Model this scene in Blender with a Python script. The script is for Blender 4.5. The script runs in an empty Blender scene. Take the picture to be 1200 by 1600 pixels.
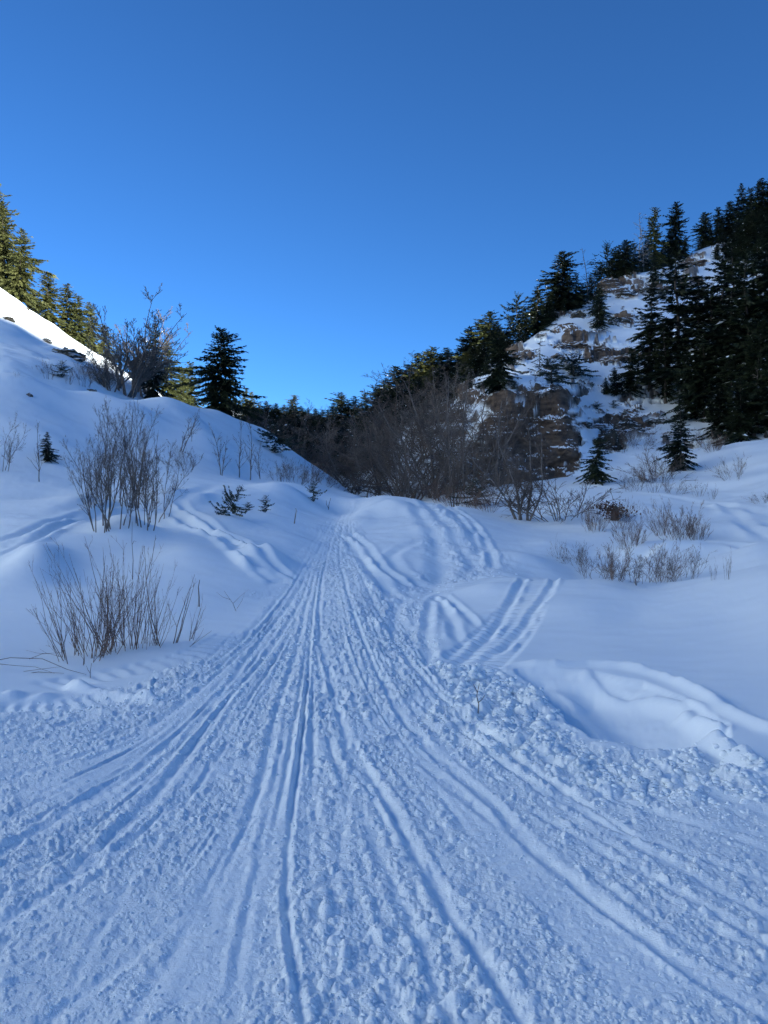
import bpy, math, random
import numpy as np
from mathutils import Vector, Matrix
from mathutils.bvhtree import BVHTree

S = bpy.context.scene
COL = S.collection
R = math.radians
PI = math.pi

# ------------------------------------------------------------------ camera, sky, sun, exposure
FPX, PW, PH, CAMH = 1160.0, 1200.0, 1600.0, 1.6       # focal length in photo pixels, photo size, eye height
cam_d = bpy.data.cameras.new('camera')
cam = bpy.data.objects.new('camera', cam_d)
COL.objects.link(cam)
cam.location = (0, 0, CAMH)
cam.rotation_euler = (R(90), 0, 0)
cam_d.sensor_fit = 'VERTICAL'
cam_d.sensor_height = 24.0
cam_d.lens = 24.0 * FPX / PH
cam_d.clip_start = 0.05
cam_d.clip_end = 5000
S.camera = cam

SUN_EL, SUN_AZ = R(16), R(130)                          # azimuth clockwise from the view direction (+Y)
sun_dir = Vector((math.sin(SUN_AZ) * math.cos(SUN_EL), math.cos(SUN_AZ) * math.cos(SUN_EL), math.sin(SUN_EL)))
world = bpy.data.worlds.new('World')
S.world = world
world.use_nodes = True
wn = world.node_tree
wn.nodes.clear()
sky = wn.nodes.new('ShaderNodeTexSky')
sky.sky_type = 'NISHITA'
sky.sun_disc = False
sky.sun_elevation = SUN_EL
sky.sun_rotation = SUN_AZ
sky.altitude = 2600
sky.air_density = 1.0
sky.dust_density = 0.0
sky.ozone_density = 7.3
bg = wn.nodes.new('ShaderNodeBackground')
bg.inputs['Strength'].default_value = 0.07
wo = wn.nodes.new('ShaderNodeOutputWorld')
hs = wn.nodes.new('ShaderNodeHueSaturation')
hs.inputs['Saturation'].default_value = 1.045
wn.links.new(sky.outputs[0], hs.inputs['Color'])
wn.links.new(hs.outputs[0], bg.inputs[0])
wn.links.new(bg.outputs[0], wo.inputs[0])

sun_d = bpy.data.lights.new('sun', 'SUN')
sun_d.energy = 5.0
sun_d.angle = R(0.53)
sun_d.color = (1.0, 0.985, 0.91)
sun = bpy.data.objects.new('sun', sun_d)
COL.objects.link(sun)
sun.location = sun_dir * 500
sun.rotation_euler = sun_dir.to_track_quat('Z', 'Y').to_euler()

S.view_settings.view_transform = 'Standard'
S.view_settings.look = 'None'
S.view_settings.exposure = 1.64
S.view_settings.gamma = 1.0
S.view_settings.use_curve_mapping = False

# ------------------------------------------------------------------ numeric helpers
def h01(ix, iy, seed):
    x = (ix.astype(np.int64) * 374761393 + iy.astype(np.int64) * 668265263 + seed * 1274126177) & 0xFFFFFFFF
    x = ((x ^ (x >> 13)) * 1103515245) & 0xFFFFFFFF
    x = ((x ^ (x >> 16)) * 2654435761) & 0xFFFFFFFF
    x = x ^ (x >> 15)
    return (x & 0xFFFFFF).astype(np.float32) / np.float32(0xFFFFFF)

def vnoise(x, y, seed=0):
    ix, iy = np.floor(x), np.floor(y)
    fx, fy = (x - ix).astype(np.float32), (y - iy).astype(np.float32)
    fx = fx * fx * fx * (fx * (fx * 6 - 15) + 10)
    fy = fy * fy * fy * (fy * (fy * 6 - 15) + 10)
    a, b = h01(ix, iy, seed), h01(ix + 1, iy, seed)
    c, d = h01(ix, iy + 1, seed), h01(ix + 1, iy + 1, seed)
    return (a + (b - a) * fx) * (1 - fy) + (c + (d - c) * fx) * fy - 0.5

def fbm(x, y, seed=0, octv=4, gain=0.5):
    t, a, f = 0, 1.0, 1.0
    for k in range(octv):
        t = t + a * vnoise(x * f + 17.3 * k, y * f - 9.1 * k, seed + k)
        a *= gain
        f *= 2.03
    return t

def lumps(x, y, cell, seed, dens=0.75):
    """rounded clods: one per cell at most, each a squashed dome of its own size"""
    gx, gy = x / cell, y / cell
    ix, iy = np.floor(gx), np.floor(gy)
    best = np.zeros(x.shape, np.float32)
    for dx in (-1, 0, 1):
        for dy in (-1, 0, 1):
            cx, cy = ix + dx, iy + dy
            px = cx + h01(cx, cy, seed)
            py = cy + h01(cx, cy, seed + 1)
            rr = 0.22 + 0.5 * h01(cx, cy, seed + 2) ** 2
            on = h01(cx, cy, seed + 3) < dens
            st = 0.75 + 0.5 * h01(cx, cy, seed + 4)
            d2 = (((gx - px) * st) ** 2 + ((gy - py) / st) ** 2) / (rr * rr)
            best = np.maximum(best, np.where(on, np.sqrt(np.clip(1 - d2, 0, 1)) * rr, 0).astype(np.float32))
    return best * cell

def sstep(a, b, x):
    t = np.clip((x - a) / (b - a), 0, 1)
    return t * t * (3 - 2 * t)

class Spline2D:
    """thin plate surface through surveyed spot heights, in (bearing, log distance)"""
    def __init__(s, pts, lam=1e-4):
        P = np.array(pts, float)
        s.q = np.c_[np.arctan2(P[:, 0], P[:, 1]) * 2.2, np.log(np.hypot(P[:, 0], P[:, 1]))]
        n = len(P)
        K = s.phi(s.q[:, None, :] - s.q[None, :, :]) + lam * np.eye(n)
        A = np.zeros((n + 3, n + 3))
        A[:n, :n] = K
        A[:n, n] = 1; A[:n, n + 1:] = s.q
        A[n, :n] = 1; A[n + 1:, :n] = s.q.T
        s.w = np.linalg.solve(A, np.r_[P[:, 2], 0, 0, 0])
    @staticmethod
    def phi(d):
        r2 = (d ** 2).sum(-1)
        return 0.5 * r2 * np.log(r2 + 1e-12)
    def __call__(s, th, lr):
        th = np.asarray(th, float).ravel(); lr = np.asarray(lr, float).ravel()
        out = np.empty(th.shape)
        n = len(s.q)
        for k in range(0, len(th), 20000):
            q = np.c_[th[k:k + 20000] * 2.2, lr[k:k + 20000]]
            dx = q[:, :1] - s.q[None, :, 0]
            dy = q[:, 1:] - s.q[None, :, 1]
            r2 = dx * dx + dy * dy
            out[k:k + 20000] = (0.5 * r2 * np.log(r2 + 1e-12)) @ s.w[:n] + s.w[n] + q @ s.w[n + 1:]
        return out

def C(px, py, Y):                       # a sighted point: photo position and distance
    return ((px - 600) / FPX * Y, Y, CAMH + (800 - py) / FPX * Y)
def W(px, Y, z):                        # bearing as photo column, distance, height
    return ((px - 600) / FPX * Y, Y, z)

# ------------------------------------------------------------------ materials
def new_mat(name):
    m = bpy.data.materials.new(name)
    m.use_nodes = True
    nt = m.node_tree
    b = nt.nodes['Principled BSDF']
    return m, nt, b
def node(nt, t, **kw):
    n = nt.nodes.new(t)
    for k, v in kw.items():
        if k.startswith('i_'):
            n.inputs[k[2:].replace('_', ' ')].default_value = v
        else:
            setattr(n, k, v)
    return n
def ramp(nt, stops):
    n = nt.nodes.new('ShaderNodeValToRGB')
    e = n.color_ramp.elements
    while len(e) < len(stops): e.new(0.5)
    for i, (p, c) in enumerate(stops):
        e[i].position = p
        e[i].color = (*c, 1) if len(c) == 3 else c
    return n

def snow_nodes(nt, b, fine=90.0, strength=0.35):
    geo = node(nt, 'ShaderNodeNewGeometry')
    n1 = node(nt, 'ShaderNodeTexNoise', i_Scale=fine, i_Detail=4.0, i_Roughness=0.7)
    n2 = node(nt, 'ShaderNodeTexNoise', i_Scale=0.6, i_Detail=3.0)
    nt.links.new(geo.outputs['Position'], n1.inputs['Vector'])
    nt.links.new(geo.outputs['Position'], n2.inputs['Vector'])
    cr = ramp(nt, [(0.3, (0.825, 0.895, 0.925)), (0.7, (0.865, 0.93, 0.955))])
    nt.links.new(n2.outputs['Fac'], cr.inputs['Fac'])
    bp = node(nt, 'ShaderNodeBump', i_Strength=strength, i_Distance=0.012)
    nt.links.new(n1.outputs['Fac'], bp.inputs['Height'])
    nt.links.new(bp.outputs['Normal'], b.inputs['Normal'])
    nt.links.new(cr.outputs['Color'], b.inputs['Base Color'])
    b.inputs['Roughness'].default_value = 0.55
    b.inputs['Specular IOR Level'].default_value = 0.25
    return geo, cr, bp

M = {}
m, nt, b = new_mat('snow'); snow_nodes(nt, b); M['snow'] = m
m, nt, b = new_mat('trail_snow'); g_, c_, bp_ = snow_nodes(nt, b, 75.0, 0.3); M['trail_snow'] = m
at_ = node(nt, 'ShaderNodeAttribute', attribute_name='churn')
mr_ = node(nt, 'ShaderNodeMapRange'); mr_.inputs['To Min'].default_value = 0.18; mr_.inputs['To Max'].default_value = 0.55
nt.links.new(at_.outputs['Fac'], mr_.inputs['Value']); nt.links.new(mr_.outputs[0], bp_.inputs['Strength'])
bp_.inputs['Distance'].default_value = 0.016

def rock_mix(name, use_attr, warm=1.0, zt=(0.66, 0.73), dk=1.0):
    m, nt, b = new_mat(name)
    L = nt.links
    geo, cr, bp = snow_nodes(nt, b, 14.0, 0.3)
    nr = node(nt, 'ShaderNodeTexNoise', i_Scale=1.3, i_Detail=8.0, i_Roughness=0.65)
    mp = node(nt, 'ShaderNodeMapping'); mp.inputs['Scale'].default_value = (0.5, 0.5, 2.2)
    L.new(geo.outputs['Position'], mp.inputs['Vector']); L.new(mp.outputs[0], nr.inputs['Vector'])
    rc = ramp(nt, [(q, tuple(dk * v for v in c)) for q, c in [(0.28, (0.045, 0.038, 0.032)), (0.45, (0.12 * warm, 0.092, 0.066)), (0.6, (0.19 * warm, 0.15, 0.11)), (0.78, (0.26, 0.225, 0.185))]])
    L.new(nr.outputs['Fac'], rc.inputs['Fac'])
    # snow lies where the rock is flat enough to hold it
    sx = node(nt, 'ShaderNodeSeparateXYZ'); L.new(geo.outputs['Normal'], sx.inputs[0])
    nn = node(nt, 'ShaderNodeTexNoise', i_Scale=1.1, i_Detail=5.0, i_Roughness=0.6); L.new(geo.outputs['Position'], nn.inputs['Vector'])
    ma = node(nt, 'ShaderNodeMath', operation='MULTIPLY_ADD'); ma.inputs[1].default_value = 0.3; ma.inputs[2].default_value = -0.15
    L.new(nn.outputs['Fac'], ma.inputs[0])
    ad = node(nt, 'ShaderNodeMath', operation='ADD'); L.new(sx.outputs['Z'], ad.inputs[0]); L.new(ma.outputs[0], ad.inputs[1])
    mr = node(nt, 'ShaderNodeMapRange', interpolation_type='SMOOTHSTEP')
    mr.inputs['From Min'].default_value = zt[0]; mr.inputs['From Max'].default_value = zt[1]
    mr.inputs['To Min'].default_value = 1.0; mr.inputs['To Max'].default_value = 0.0
    L.new(ad.outputs[0], mr.inputs['Value'])
    fac = mr.outputs[0]
    if use_attr:
        at = node(nt, 'ShaderNodeAttribute', attribute_name='rock')
        ab = node(nt, 'ShaderNodeAttribute', attribute_name='bare')
        ms = node(nt, 'ShaderNodeMath', operation='MULTIPLY_ADD'); ms.inputs[1].default_value = -0.15
        L.new(ab.outputs['Fac'], ms.inputs[0]); L.new(ad.outputs[0], ms.inputs[2]); L.new(ms.outputs[0], mr.inputs['Value'])
        mu = node(nt, 'ShaderNodeMath', operation='MULTIPLY'); L.new(fac, mu.inputs[0]); L.new(at.outputs['Fac'], mu.inputs[1])
        fac = mu.outputs[0]
    mx = node(nt, 'ShaderNodeMix', data_type='RGBA')
    L.new(fac, mx.inputs['Factor']); L.new(cr.outputs['Color'], mx.inputs['A']); L.new(rc.outputs['Color'], mx.inputs['B'])
    L.new(mx.outputs['Result'], b.inputs['Base Color'])
    nb = node(nt, 'ShaderNodeTexNoise', i_Scale=5.0, i_Detail=8.0, i_Roughness=0.75); L.new(geo.outputs['Position'], nb.inputs['Vector'])
    b2 = node(nt, 'ShaderNodeBump', i_Distance=0.25); L.new(fac, b2.inputs['Strength']); L.new(nb.outputs['Fac'], b2.inputs['Height'])
    L.new(bp.outputs['Normal'], b2.inputs['Normal']); L.new(b2.outputs['Normal'], b.inputs['Normal'])
    b.inputs['Roughness'].default_value = 0.8
    return m
M['hill'] = rock_mix('snowy_rock_hillside', True, 1.08)
M['rock'] = rock_mix('bare_rock', False, 1.05, (0.7, 0.86))
M['dark_rock'] = rock_mix('grey_rock', False, 0.85, (0.72, 0.86), .55)

def leaf_mat(name, c1, c2, rough=0.6):
    m, nt, b = new_mat(name)
    oi = node(nt, 'ShaderNodeObjectInfo')
    geo = node(nt, 'ShaderNodeNewGeometry')
    n1 = node(nt, 'ShaderNodeTexNoise', i_Scale=1.1, i_Detail=3.0)
    L = nt.links
    L.new(geo.outputs['Position'], n1.inputs['Vector'])
    ad = node(nt, 'ShaderNodeMath', operation='MULTIPLY_ADD'); ad.inputs[1].default_value = 0.45
    sb = node(nt, 'ShaderNodeMath', operation='SUBTRACT'); sb.inputs[1].default_value = 0.22
    L.new(oi.outputs['Random'], ad.inputs[0]); L.new(n1.outputs['Fac'], ad.inputs[2]); L.new(ad.outputs[0], sb.inputs[0])
    cr = ramp(nt, [(0.3, c1), (0.72, c2)])
    L.new(sb.outputs[0], cr.inputs['Fac']); L.new(cr.outputs['Color'], b.inputs['Base Color'])
    b.inputs['Roughness'].default_value = rough
    b.inputs['Specular IOR Level'].default_value = 0.2
    return m
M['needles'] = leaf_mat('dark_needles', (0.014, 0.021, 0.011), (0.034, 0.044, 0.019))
M['needles_sunlit'] = leaf_mat('sunlit_needles', (0.055, 0.066, 0.022), (0.105, 0.108, 0.036))  # brighter olive copy of the needles for trees in sun, sunlight put into the colour
M['juniper'] = leaf_mat('juniper_needles', (0.035, 0.045, 0.030), (0.075, 0.085, 0.055))
M['brown_leaf'] = leaf_mat('dead_brown_leaves', (0.09, 0.045, 0.026), (0.17, 0.085, 0.048))
def bark_mat(name, c1, c2):
    m, nt, b = new_mat(name)
    geo = node(nt, 'ShaderNodeNewGeometry')
    n1 = node(nt, 'ShaderNodeTexNoise', i_Scale=9.0, i_Detail=6.0)
    nt.links.new(geo.outputs['Position'], n1.inputs['Vector'])
    cr = ramp(nt, [(0.3, c1), (0.7, c2)])
    nt.links.new(n1.outputs['Fac'], cr.inputs['Fac']); nt.links.new(cr.outputs['Color'], b.inputs['Base Color'])
    bp = node(nt, 'ShaderNodeBump', i_Strength=0.5, i_Distance=0.02)
    nt.links.new(n1.outputs['Fac'], bp.inputs['Height']); nt.links.new(bp.outputs['Normal'], b.inputs['Normal'])
    b.inputs['Roughness'].default_value = 0.85
    return m
M['bark'] = bark_mat('conifer_bark', (0.05, 0.04, 0.032), (0.13, 0.10, 0.08))
M['grey_bark'] = bark_mat('grey_bark', (0.095, 0.082, 0.072), (0.21, 0.18, 0.155))
M['twig'] = bark_mat('brown_twigs', (0.085, 0.063, 0.048), (0.16, 0.12, 0.092))
M['red_twig'] = bark_mat('reddish_twigs', (0.12, 0.075, 0.055), (0.22, 0.145, 0.105))
M['pale_twig'] = bark_mat('pale_dead_wood', (0.16, 0.14, 0.125), (0.30, 0.27, 0.24))

# ------------------------------------------------------------------ object helpers
def link(name, me, mat=None, parent=None, kind=None):
    o = bpy.data.objects.new(name, me)
    COL.objects.link(o)
    if mat: me.materials.append(mat)
    if parent: o.parent = parent
    if kind: o['kind'] = kind
    return o
def mesh_np(name, co, faces, smooth=True):
    """co (n,3); faces (m,3) or (m,4) int array"""
    me = bpy.data.meshes.new(name)
    n, k = faces.shape
    me.vertices.add(len(co)); me.vertices.foreach_set('co', np.ascontiguousarray(co, np.float32).ravel())
    me.loops.add(n * k); me.loops.foreach_set('vertex_index', np.ascontiguousarray(faces, np.int32).ravel())
    me.polygons.add(n)
    me.polygons.foreach_set('loop_start', np.arange(0, n * k, k, dtype=np.int32))
    me.polygons.foreach_set('use_smooth', np.full(n, smooth, bool))
    me.update(calc_edges=True)
    return me
def grid_faces(nr, nc, wrap=False):
    i = np.arange(nr - 1)[:, None] * nc
    j = np.arange(nc if wrap else nc - 1)[None, :]
    j2 = (j + 1) % nc
    return np.stack([i + j, i + nc + j, i + nc + j2, i + j2], -1).reshape(-1, 4)[:, ::-1]
def tag(o, label, cat, group=None):
    o['label'] = label; o['category'] = cat
    if group: o['group'] = group
    return o
def empty(name, loc=(0, 0, 0)):
    o = bpy.data.objects.new(name, None)
    COL.objects.link(o); o.location = loc; o.empty_display_size = 0.3
    return o
def dup(src, loc, rz=0.0, sc=(1, 1, 1), tilt=(0, 0)):
    r = src.copy(); COL.objects.link(r)
    r.location = loc; r.rotation_euler = (tilt[0], tilt[1], rz); r.scale = sc
    for ch in src.children:
        c = ch.copy(); COL.objects.link(c); c.parent = r
        for g in ch.children:
            d = g.copy(); COL.objects.link(d); d.parent = c
    return r

# ------------------------------------------------------------------ near ground: spot heights
near_pts = [W(px, Y, 0.0) for px in (-500, 100, 600, 1100, 1700) for Y in (1.2, 2.3, 3.6)]
near_pts += [W(600, 5, 0), W(-500, 5, 0.05), W(1700, 5, 0.1), W(100, 5, 0), W(1000, 5.2, -.02), W(400, 6.5, .0), W(1200, 5.0, 0), W(540, 7.2, 0.03), W(760, 7.0, 0)]
near_pts += [
    # trail
    C(530, 1000, 8.7), C(640, 1000, 8.7), C(500, 900, 14), C(560, 900, 13.7), C(520, 850, 19.5), C(540, 800, 28), C(550, 773, 40), C(530, 778, 38),
    W(560, 50, 2.4), W(560, 62, 1.6),
    # left smooth snow
    C(0, 1065, 7.0), C(-300, 1040, 6.6), C(180, 1040, 7.8), C(330, 1000, 8.8), C(440, 920, 12.9), C(0, 1000, 8.6), C(0, 950, 10.4), C(0, 880, 13.3), C(0, 832, 16),
    C(60, 870, 13.4), C(150, 960, 10.2), C(150, 880, 13.5), C(200, 835, 16.2), C(195, 817, 17.5), W(195, 19, 1.22), C(350, 960, 10.6), C(330, 900, 13.0), C(300, 840, 16.6), C(370, 850, 16.7),
    C(425, 864, 15.6), C(455, 870, 16.4), C(420, 800, 22.3), C(460, 840, 18.8), C(475, 800, 25),
    # terrace
    C(0, 792, 19.4), C(0, 757, 22.5), C(120, 778, 20.8), C(100, 747, 24.5), C(260, 772, 23.3), C(300, 747, 28), C(380, 752, 29.5), C(450, 753, 32), C(500, 768, 35.5), C(420, 770, 26.5),
    W(390, 34, 3.1), W(450, 37, 3.2),
    # embankment
    C(0, 705, 26), C(0, 650, 29), C(0, 610, 32), C(0, 590, 35), W(0, 39, 7.7), W(0, 50, 6.6), W(0, 62, 5),
    C(-300, 690, 26), C(-300, 600, 32), W(-300, 40, 8), W(-300, 60, 5),
    C(150, 705, 29), C(150, 650, 33), C(150, 613, 37), W(150, 42, 7.2), W(150, 55, 6), W(150, 64, 5),
    C(260, 705, 32), C(260, 660, 37), C(260, 622, 42), W(260, 48, 7.4), W(260, 62, 5),
    C(340, 715, 34.5), C(340, 672, 41), C(340, 641, 46), W(340, 52, 7.0), W(340, 64, 5),
    C(410, 725, 38), C(410, 690, 45), C(410, 668, 50), W(410, 57, 6), W(410, 66, 4.5),
    C(470, 742, 41), C(470, 713, 50), W(470, 58, 4.3), W(470, 66, 3),
    C(515, 752, 46), C(520, 747, 52), W(520, 60, 2.6), W(520, 66, 2),
    # mound right of the trail
    C(600, 772, 31), C(585, 800, 26.3), C(640, 779, 29), C(600, 835, 20.5), C(560, 825, 22.4), C(700, 789, 28), C(760, 805, 26.8), C(820, 824, 25), C(880, 848, 21.5),
    W(600, 38, 1.8), W(690, 34, 1.75), W(640, 36, 1.75), C(650, 865, 17.8), C(700, 900, 15.3), C(760, 888, 16), C(860, 888, 17), C(700, 950, 11.3),
    # right bank
    C(800, 907, 13.4), C(850, 907, 13.2), C(950, 908, 12.6), C(1100, 904, 11.8), C(1200, 886, 11), C(1500, 840, 10.5), C(850, 960, 10.4), C(1000, 960, 10.1), C(1150, 960, 9.4), C(1500, 960, 8),
    C(800, 1025, 8.1), C(1000, 1030, 7.8), C(1200, 1050, 7.1), W(850, 15.5, .15), W(950, 15, .05), W(1100, 14.5, .12), W(1200, 14, .45), W(1500, 14, .8),
    C(900, 892, 17.6), C(1000, 880, 18.6), C(1100, 872, 19), C(1200, 850, 19), C(1500, 800, 19), C(950, 850, 21.5), C(1100, 830, 22.5), C(1200, 802, 25),
    C(840, 812, 28), C(900, 802, 28), C(1000, 792, 29), C(1100, 782, 30), C(1200, 762, 30), C(1500, 720, 30), C(920, 767, 34), C(1000, 752, 37), C(1100, 732, 38), C(1200, 702, 38), C(1500, 660, 38),
    C(940, 742, 42), C(1050, 717, 43), C(1150, 692, 45), C(880, 747, 45), C(800, 757, 43), C(720, 768, 42),
    W(700, 55, 2.6), W(800, 54, 2.8), W(900, 55, 3), W(1000, 56, 3.4), W(1100, 60, 4), W(1250, 60, 4), W(1500, 60, 4), W(700, 66, 2), W(1000, 66, 3),
]
near = Spline2D(near_pts, 2e-5)
def near_z(x, y):
    th = np.arctan2(x, y); r = np.hypot(x, y)
    lr = np.log(np.clip(r, 1.3, 66))
    lim = R(48)
    z = near(np.clip(th, -lim, lim), lr).reshape(np.shape(x))
    back = sstep(R(50), R(175), np.abs(th))
    if np.any(back > 0):
        za = near(np.full(np.size(x), lim), lr).reshape(np.shape(x)); zb = near(np.full(np.size(x), -lim), lr).reshape(np.shape(x))
        z = z * (1 - back) + back * 0.5 * (za + zb) * 0.6
    return z
def ground_hits(pts):
    """where sight lines through photo points meet the smooth ground"""
    pts = np.array(pts, float)
    Y = np.exp(np.linspace(math.log(1.6), math.log(64), 520))
    u = (pts[:, 0] - 600) / FPX; e = (800 - pts[:, 1]) / FPX
    X = u[:, None] * Y[None]; YY = np.broadcast_to(Y, X.shape)
    dz = CAMH + e[:, None] * Y[None] - near_z(X, YY)
    below = dz < 0
    k = np.where(below.any(1), below.argmax(1), len(Y) - 1); k = np.maximum(k, 1)
    i = np.arange(len(pts))
    d0, d1 = dz[i, k - 1], dz[i, k]
    t = np.clip(d0 / (d0 - d1 + 1e-9), 0, 1)
    y = Y[k - 1] + (Y[k] - Y[k - 1]) * t
    return np.c_[u * y, y]
def catmull(P, n=10):
    P = np.asarray(P, float)
    Q = np.vstack([2 * P[0] - P[1], P, 2 * P[-1] - P[-2]])
    out = []
    for i in range(1, len(Q) - 2):
        t = np.linspace(0, 1, n, endpoint=False)[:, None]
        a, b_, c, d = Q[i - 1], Q[i], Q[i + 1], Q[i + 2]
        out.append(0.5 * (2 * b_ + (c - a) * t + (2 * a - 5 * b_ + 4 * c - d) * t ** 2 + (3 * b_ - a - 3 * c + d) * t ** 3))
    out.append(P[-1:])
    return np.vstack(out)
def path(px_pts, n=8):
    return ground_hits(catmull(px_pts, n))

# polar survey grid, fine in front
thf = np.linspace(R(-29.5), R(29.5), 740)
ths = np.r_[np.linspace(R(-180), R(-60), 40)[:-1], np.linspace(R(-60), R(-29.5), 60)[:-1], thf, np.linspace(R(29.5), R(60), 60)[1:], np.linspace(R(60), R(180), 41)[1:-1]]
rs = [0.25, 0.5, 0.8, 1.1, 1.4, 1.7, 2.0]
r = 2.1
while r < 66:
    rs.append(r)
    r *= 1 + min(0.0009 * r + 0.0004, 0.0062)
rs = np.array(rs)
NR, NC = len(rs), len(ths)
TH, RR = np.meshgrid(ths, rs)
GX = RR * np.sin(TH); GY = RR * np.cos(TH)
GZ = near_z(GX, GY)
BASEZ = GZ.copy()

def dist_to_path(P, margin):
    """|distance|, signed side and arc length to a polyline, on the block of the grid near it"""
    pr = np.hypot(P[:, 0], P[:, 1]); pt = np.arctan2(P[:, 0], P[:, 1])
    r0 = np.searchsorted(rs, pr.min() - margin); r1 = np.searchsorted(rs, pr.max() + margin)
    mt = margin / max(pr.min(), 0.5)
    c0 = np.searchsorted(ths, pt.min() - mt); c1 = np.searchsorted(ths, pt.max() + mt)
    D = np.full((r1 - r0, c1 - c0), 9.0, np.float32); A = np.zeros_like(D)
    s = 0.0
    for a, b_ in zip(P[:-1], P[1:]):
        L = math.hypot(*(b_ - a))
        if L < 1e-5: continue
        ra, rb = sorted((math.hypot(*a), math.hypot(*b_)))
        ta, tb = sorted((math.atan2(a[0], a[1]), math.atan2(b_[0], b_[1])))
        i0 = max(np.searchsorted(rs, ra - margin), r0); i1 = min(np.searchsorted(rs, rb + margin), r1)
        m2 = margin / max(ra, 0.5)
        j0 = max(np.searchsorted(ths, ta - m2), c0); j1 = min(np.searchsorted(ths, tb + m2), c1)
        if i1 > i0 and j1 > j0:
            X = GX[i0:i1, j0:j1] - a[0]; Y = GY[i0:i1, j0:j1] - a[1]
            d = (b_ - a) / L
            al = X * d[0] + Y * d[1]
            t = np.clip(al, 0, L)
            sd = X * d[1] - Y * d[0]
            dd = np.hypot(X - t * d[0], Y - t * d[1])
            blkD = D[i0 - r0:i1 - r0, j0 - c0:j1 - c0]; blkA = A[i0 - r0:i1 - r0, j0 - c0:j1 - c0]
            up = dd < np.abs(blkD)
            blkD[up] = (np.where(sd < 0, -1, 1) * dd)[up]
            blkA[up] = (s + t)[up]
        s += L
    return (slice(r0, r1), slice(c0, c1)), D, A, s
ADD = np.zeros_like(GZ)
GROOVE = np.zeros_like(GZ)
_k = [0]
TRK = [1.0]
def fade(A, L, a=0.12, b=0.12):
    return sstep(0, a * L + 1e-6, A) * (1 - sstep(L * (1 - b), L + 1e-6, A)) if b > 0 else sstep(0, a * L + 1e-6, A)
def rut(P, w, depth, berm=0.5, ends=(0.08, 0.08), rough=0.5):
    """a ski or track groove with snow pushed up along its sides"""
    sl, D, A, L = dist_to_path(P, w * 5)
    _k[0] += 1
    wob = fbm(A * 1.3 / max(w * 8, .3), D * 0 + _k[0] * 3.7, 5, 3)
    amp = TRK[0] * depth * (1 + rough * 1.6 * wob)
    Dw = D + w * 0.5 * fbm(A * 0.9 / max(w * 5, .2), D * 0 + _k[0] * 7.1, 9, 2)
    prof = -np.exp(-(Dw / w) ** 2 * 1.3) + berm * (np.exp(-((Dw - 1.75 * w) / (0.75 * w)) ** 2) * (0.8 + 1.4 * wob) + np.exp(-((Dw + 1.75 * w) / (0.75 * w)) ** 2) * (0.8 - 1.0 * wob))
    f = fade(A, L, max(ends[0], 1e-4), ends[1])
    ADD[sl] += amp * prof * f * (np.abs(D) < w * 5)
    GROOVE[sl] = np.maximum(GROOVE[sl], np.exp(-(Dw / w) ** 2) * f * min(1, depth / .05))
def ridge(P, w, h, ends=(0.15, 0.15), side=0.0, rough=0.4):
    sl, D, A, L = dist_to_path(P, w * 4)
    _k[0] += 1
    amp = h * (1 + rough * 2 * fbm(A / max(3 * w, .2), D * 0 + _k[0], 3, 3))
    ws = np.where(D * side > 0, w * 0.45, w) if side else w
    ADD[sl] += amp * np.exp(-(D / ws) ** 2) * fade(A, L, max(ends[0], 1e-4), ends[1]) * (np.abs(D) < w * 4)
def belt(P, w, depth, pitch=0.2, cleat=0.012, ends=(0.05, 0.05)):
    """the flat band a snowmobile belt presses, ribbed across"""
    sl, D, A, L = dist_to_path(P, w * 1.8)
    f = fade(A, L, max(ends[0], 1e-4), ends[1]) * (1 - sstep(w * .85, w * 1.15, np.abs(D)))
    br = 0.4 + 0.6 * sstep(-.2, .2, fbm(A * 1.5, D * 3, 21, 2))
    ADD[sl] += f * (-depth + cleat * br * np.sin(A / pitch * 2 * PI + 2 * fbm(A * 2, D * 4, 4, 2)))
    GROOVE[sl] = np.maximum(GROOVE[sl], 0.8 * f)

def poly_sd(P, X, Y):
    """signed distance to a closed outline, positive inside"""
    P = np.asarray(P, float)
    d = np.full(X.shape, 1e9); inside = np.zeros(X.shape, bool)
    for a, b_ in zip(P, np.roll(P, -1, 0)):
        e = b_ - a
        t = np.clip(((X - a[0]) * e[0] + (Y - a[1]) * e[1]) / (e @ e + 1e-12), 0, 1)
        d = np.minimum(d, (X - a[0] - t * e[0]) ** 2 + (Y - a[1] - t * e[1]) ** 2)
        c = ((a[1] > Y) != (b_[1] > Y))
        with np.errstate(divide='ignore', invalid='ignore'):
            c &= X < (b_[0] - a[0]) * (Y - a[1]) / (b_[1] - a[1] + 1e-12) + a[0]
        inside ^= c
    return np.where(inside, 1, -1) * np.sqrt(d)

trail_px = [(548, 778), (500, 830), (474, 880), (440, 925), (350, 1000), (230, 1055), (100, 1090), (-150, 1110), (-500, 1500), (-700, 1930), (1900, 1930), (1700, 1230), (1200, 1190), (1040, 1180),
            (900, 1150), (820, 1090), (760, 1050), (700, 1040), (660, 985), (610, 920), (570, 860), (556, 815), (566, 780)]
trail_P = ground_hits(trail_px)
SD = poly_sd(trail_P, GX, GY)
wn_ = fbm(GX * 0.9, GY * 0.9, 40, 4)
rel = 0.05 + RR * 0.012
CH = sstep(-rel, rel * 1.6, SD + 0.55 * wn_ * np.minimum(0.09 * RR + .2, 1.2))       # how churned the snow is
deb_px = [(690, 1040), (760, 1040), (850, 1090), (880, 1150), (1000, 1195), (1120, 1180), (1260, 1190), (1260, 1250), (1000, 1270), (820, 1220), (740, 1150), (690, 1090)]
DEB = sstep(-0.35, 0.3, poly_sd(ground_hits(deb_px), GX, GY) + 0.35 * wn_)

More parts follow.
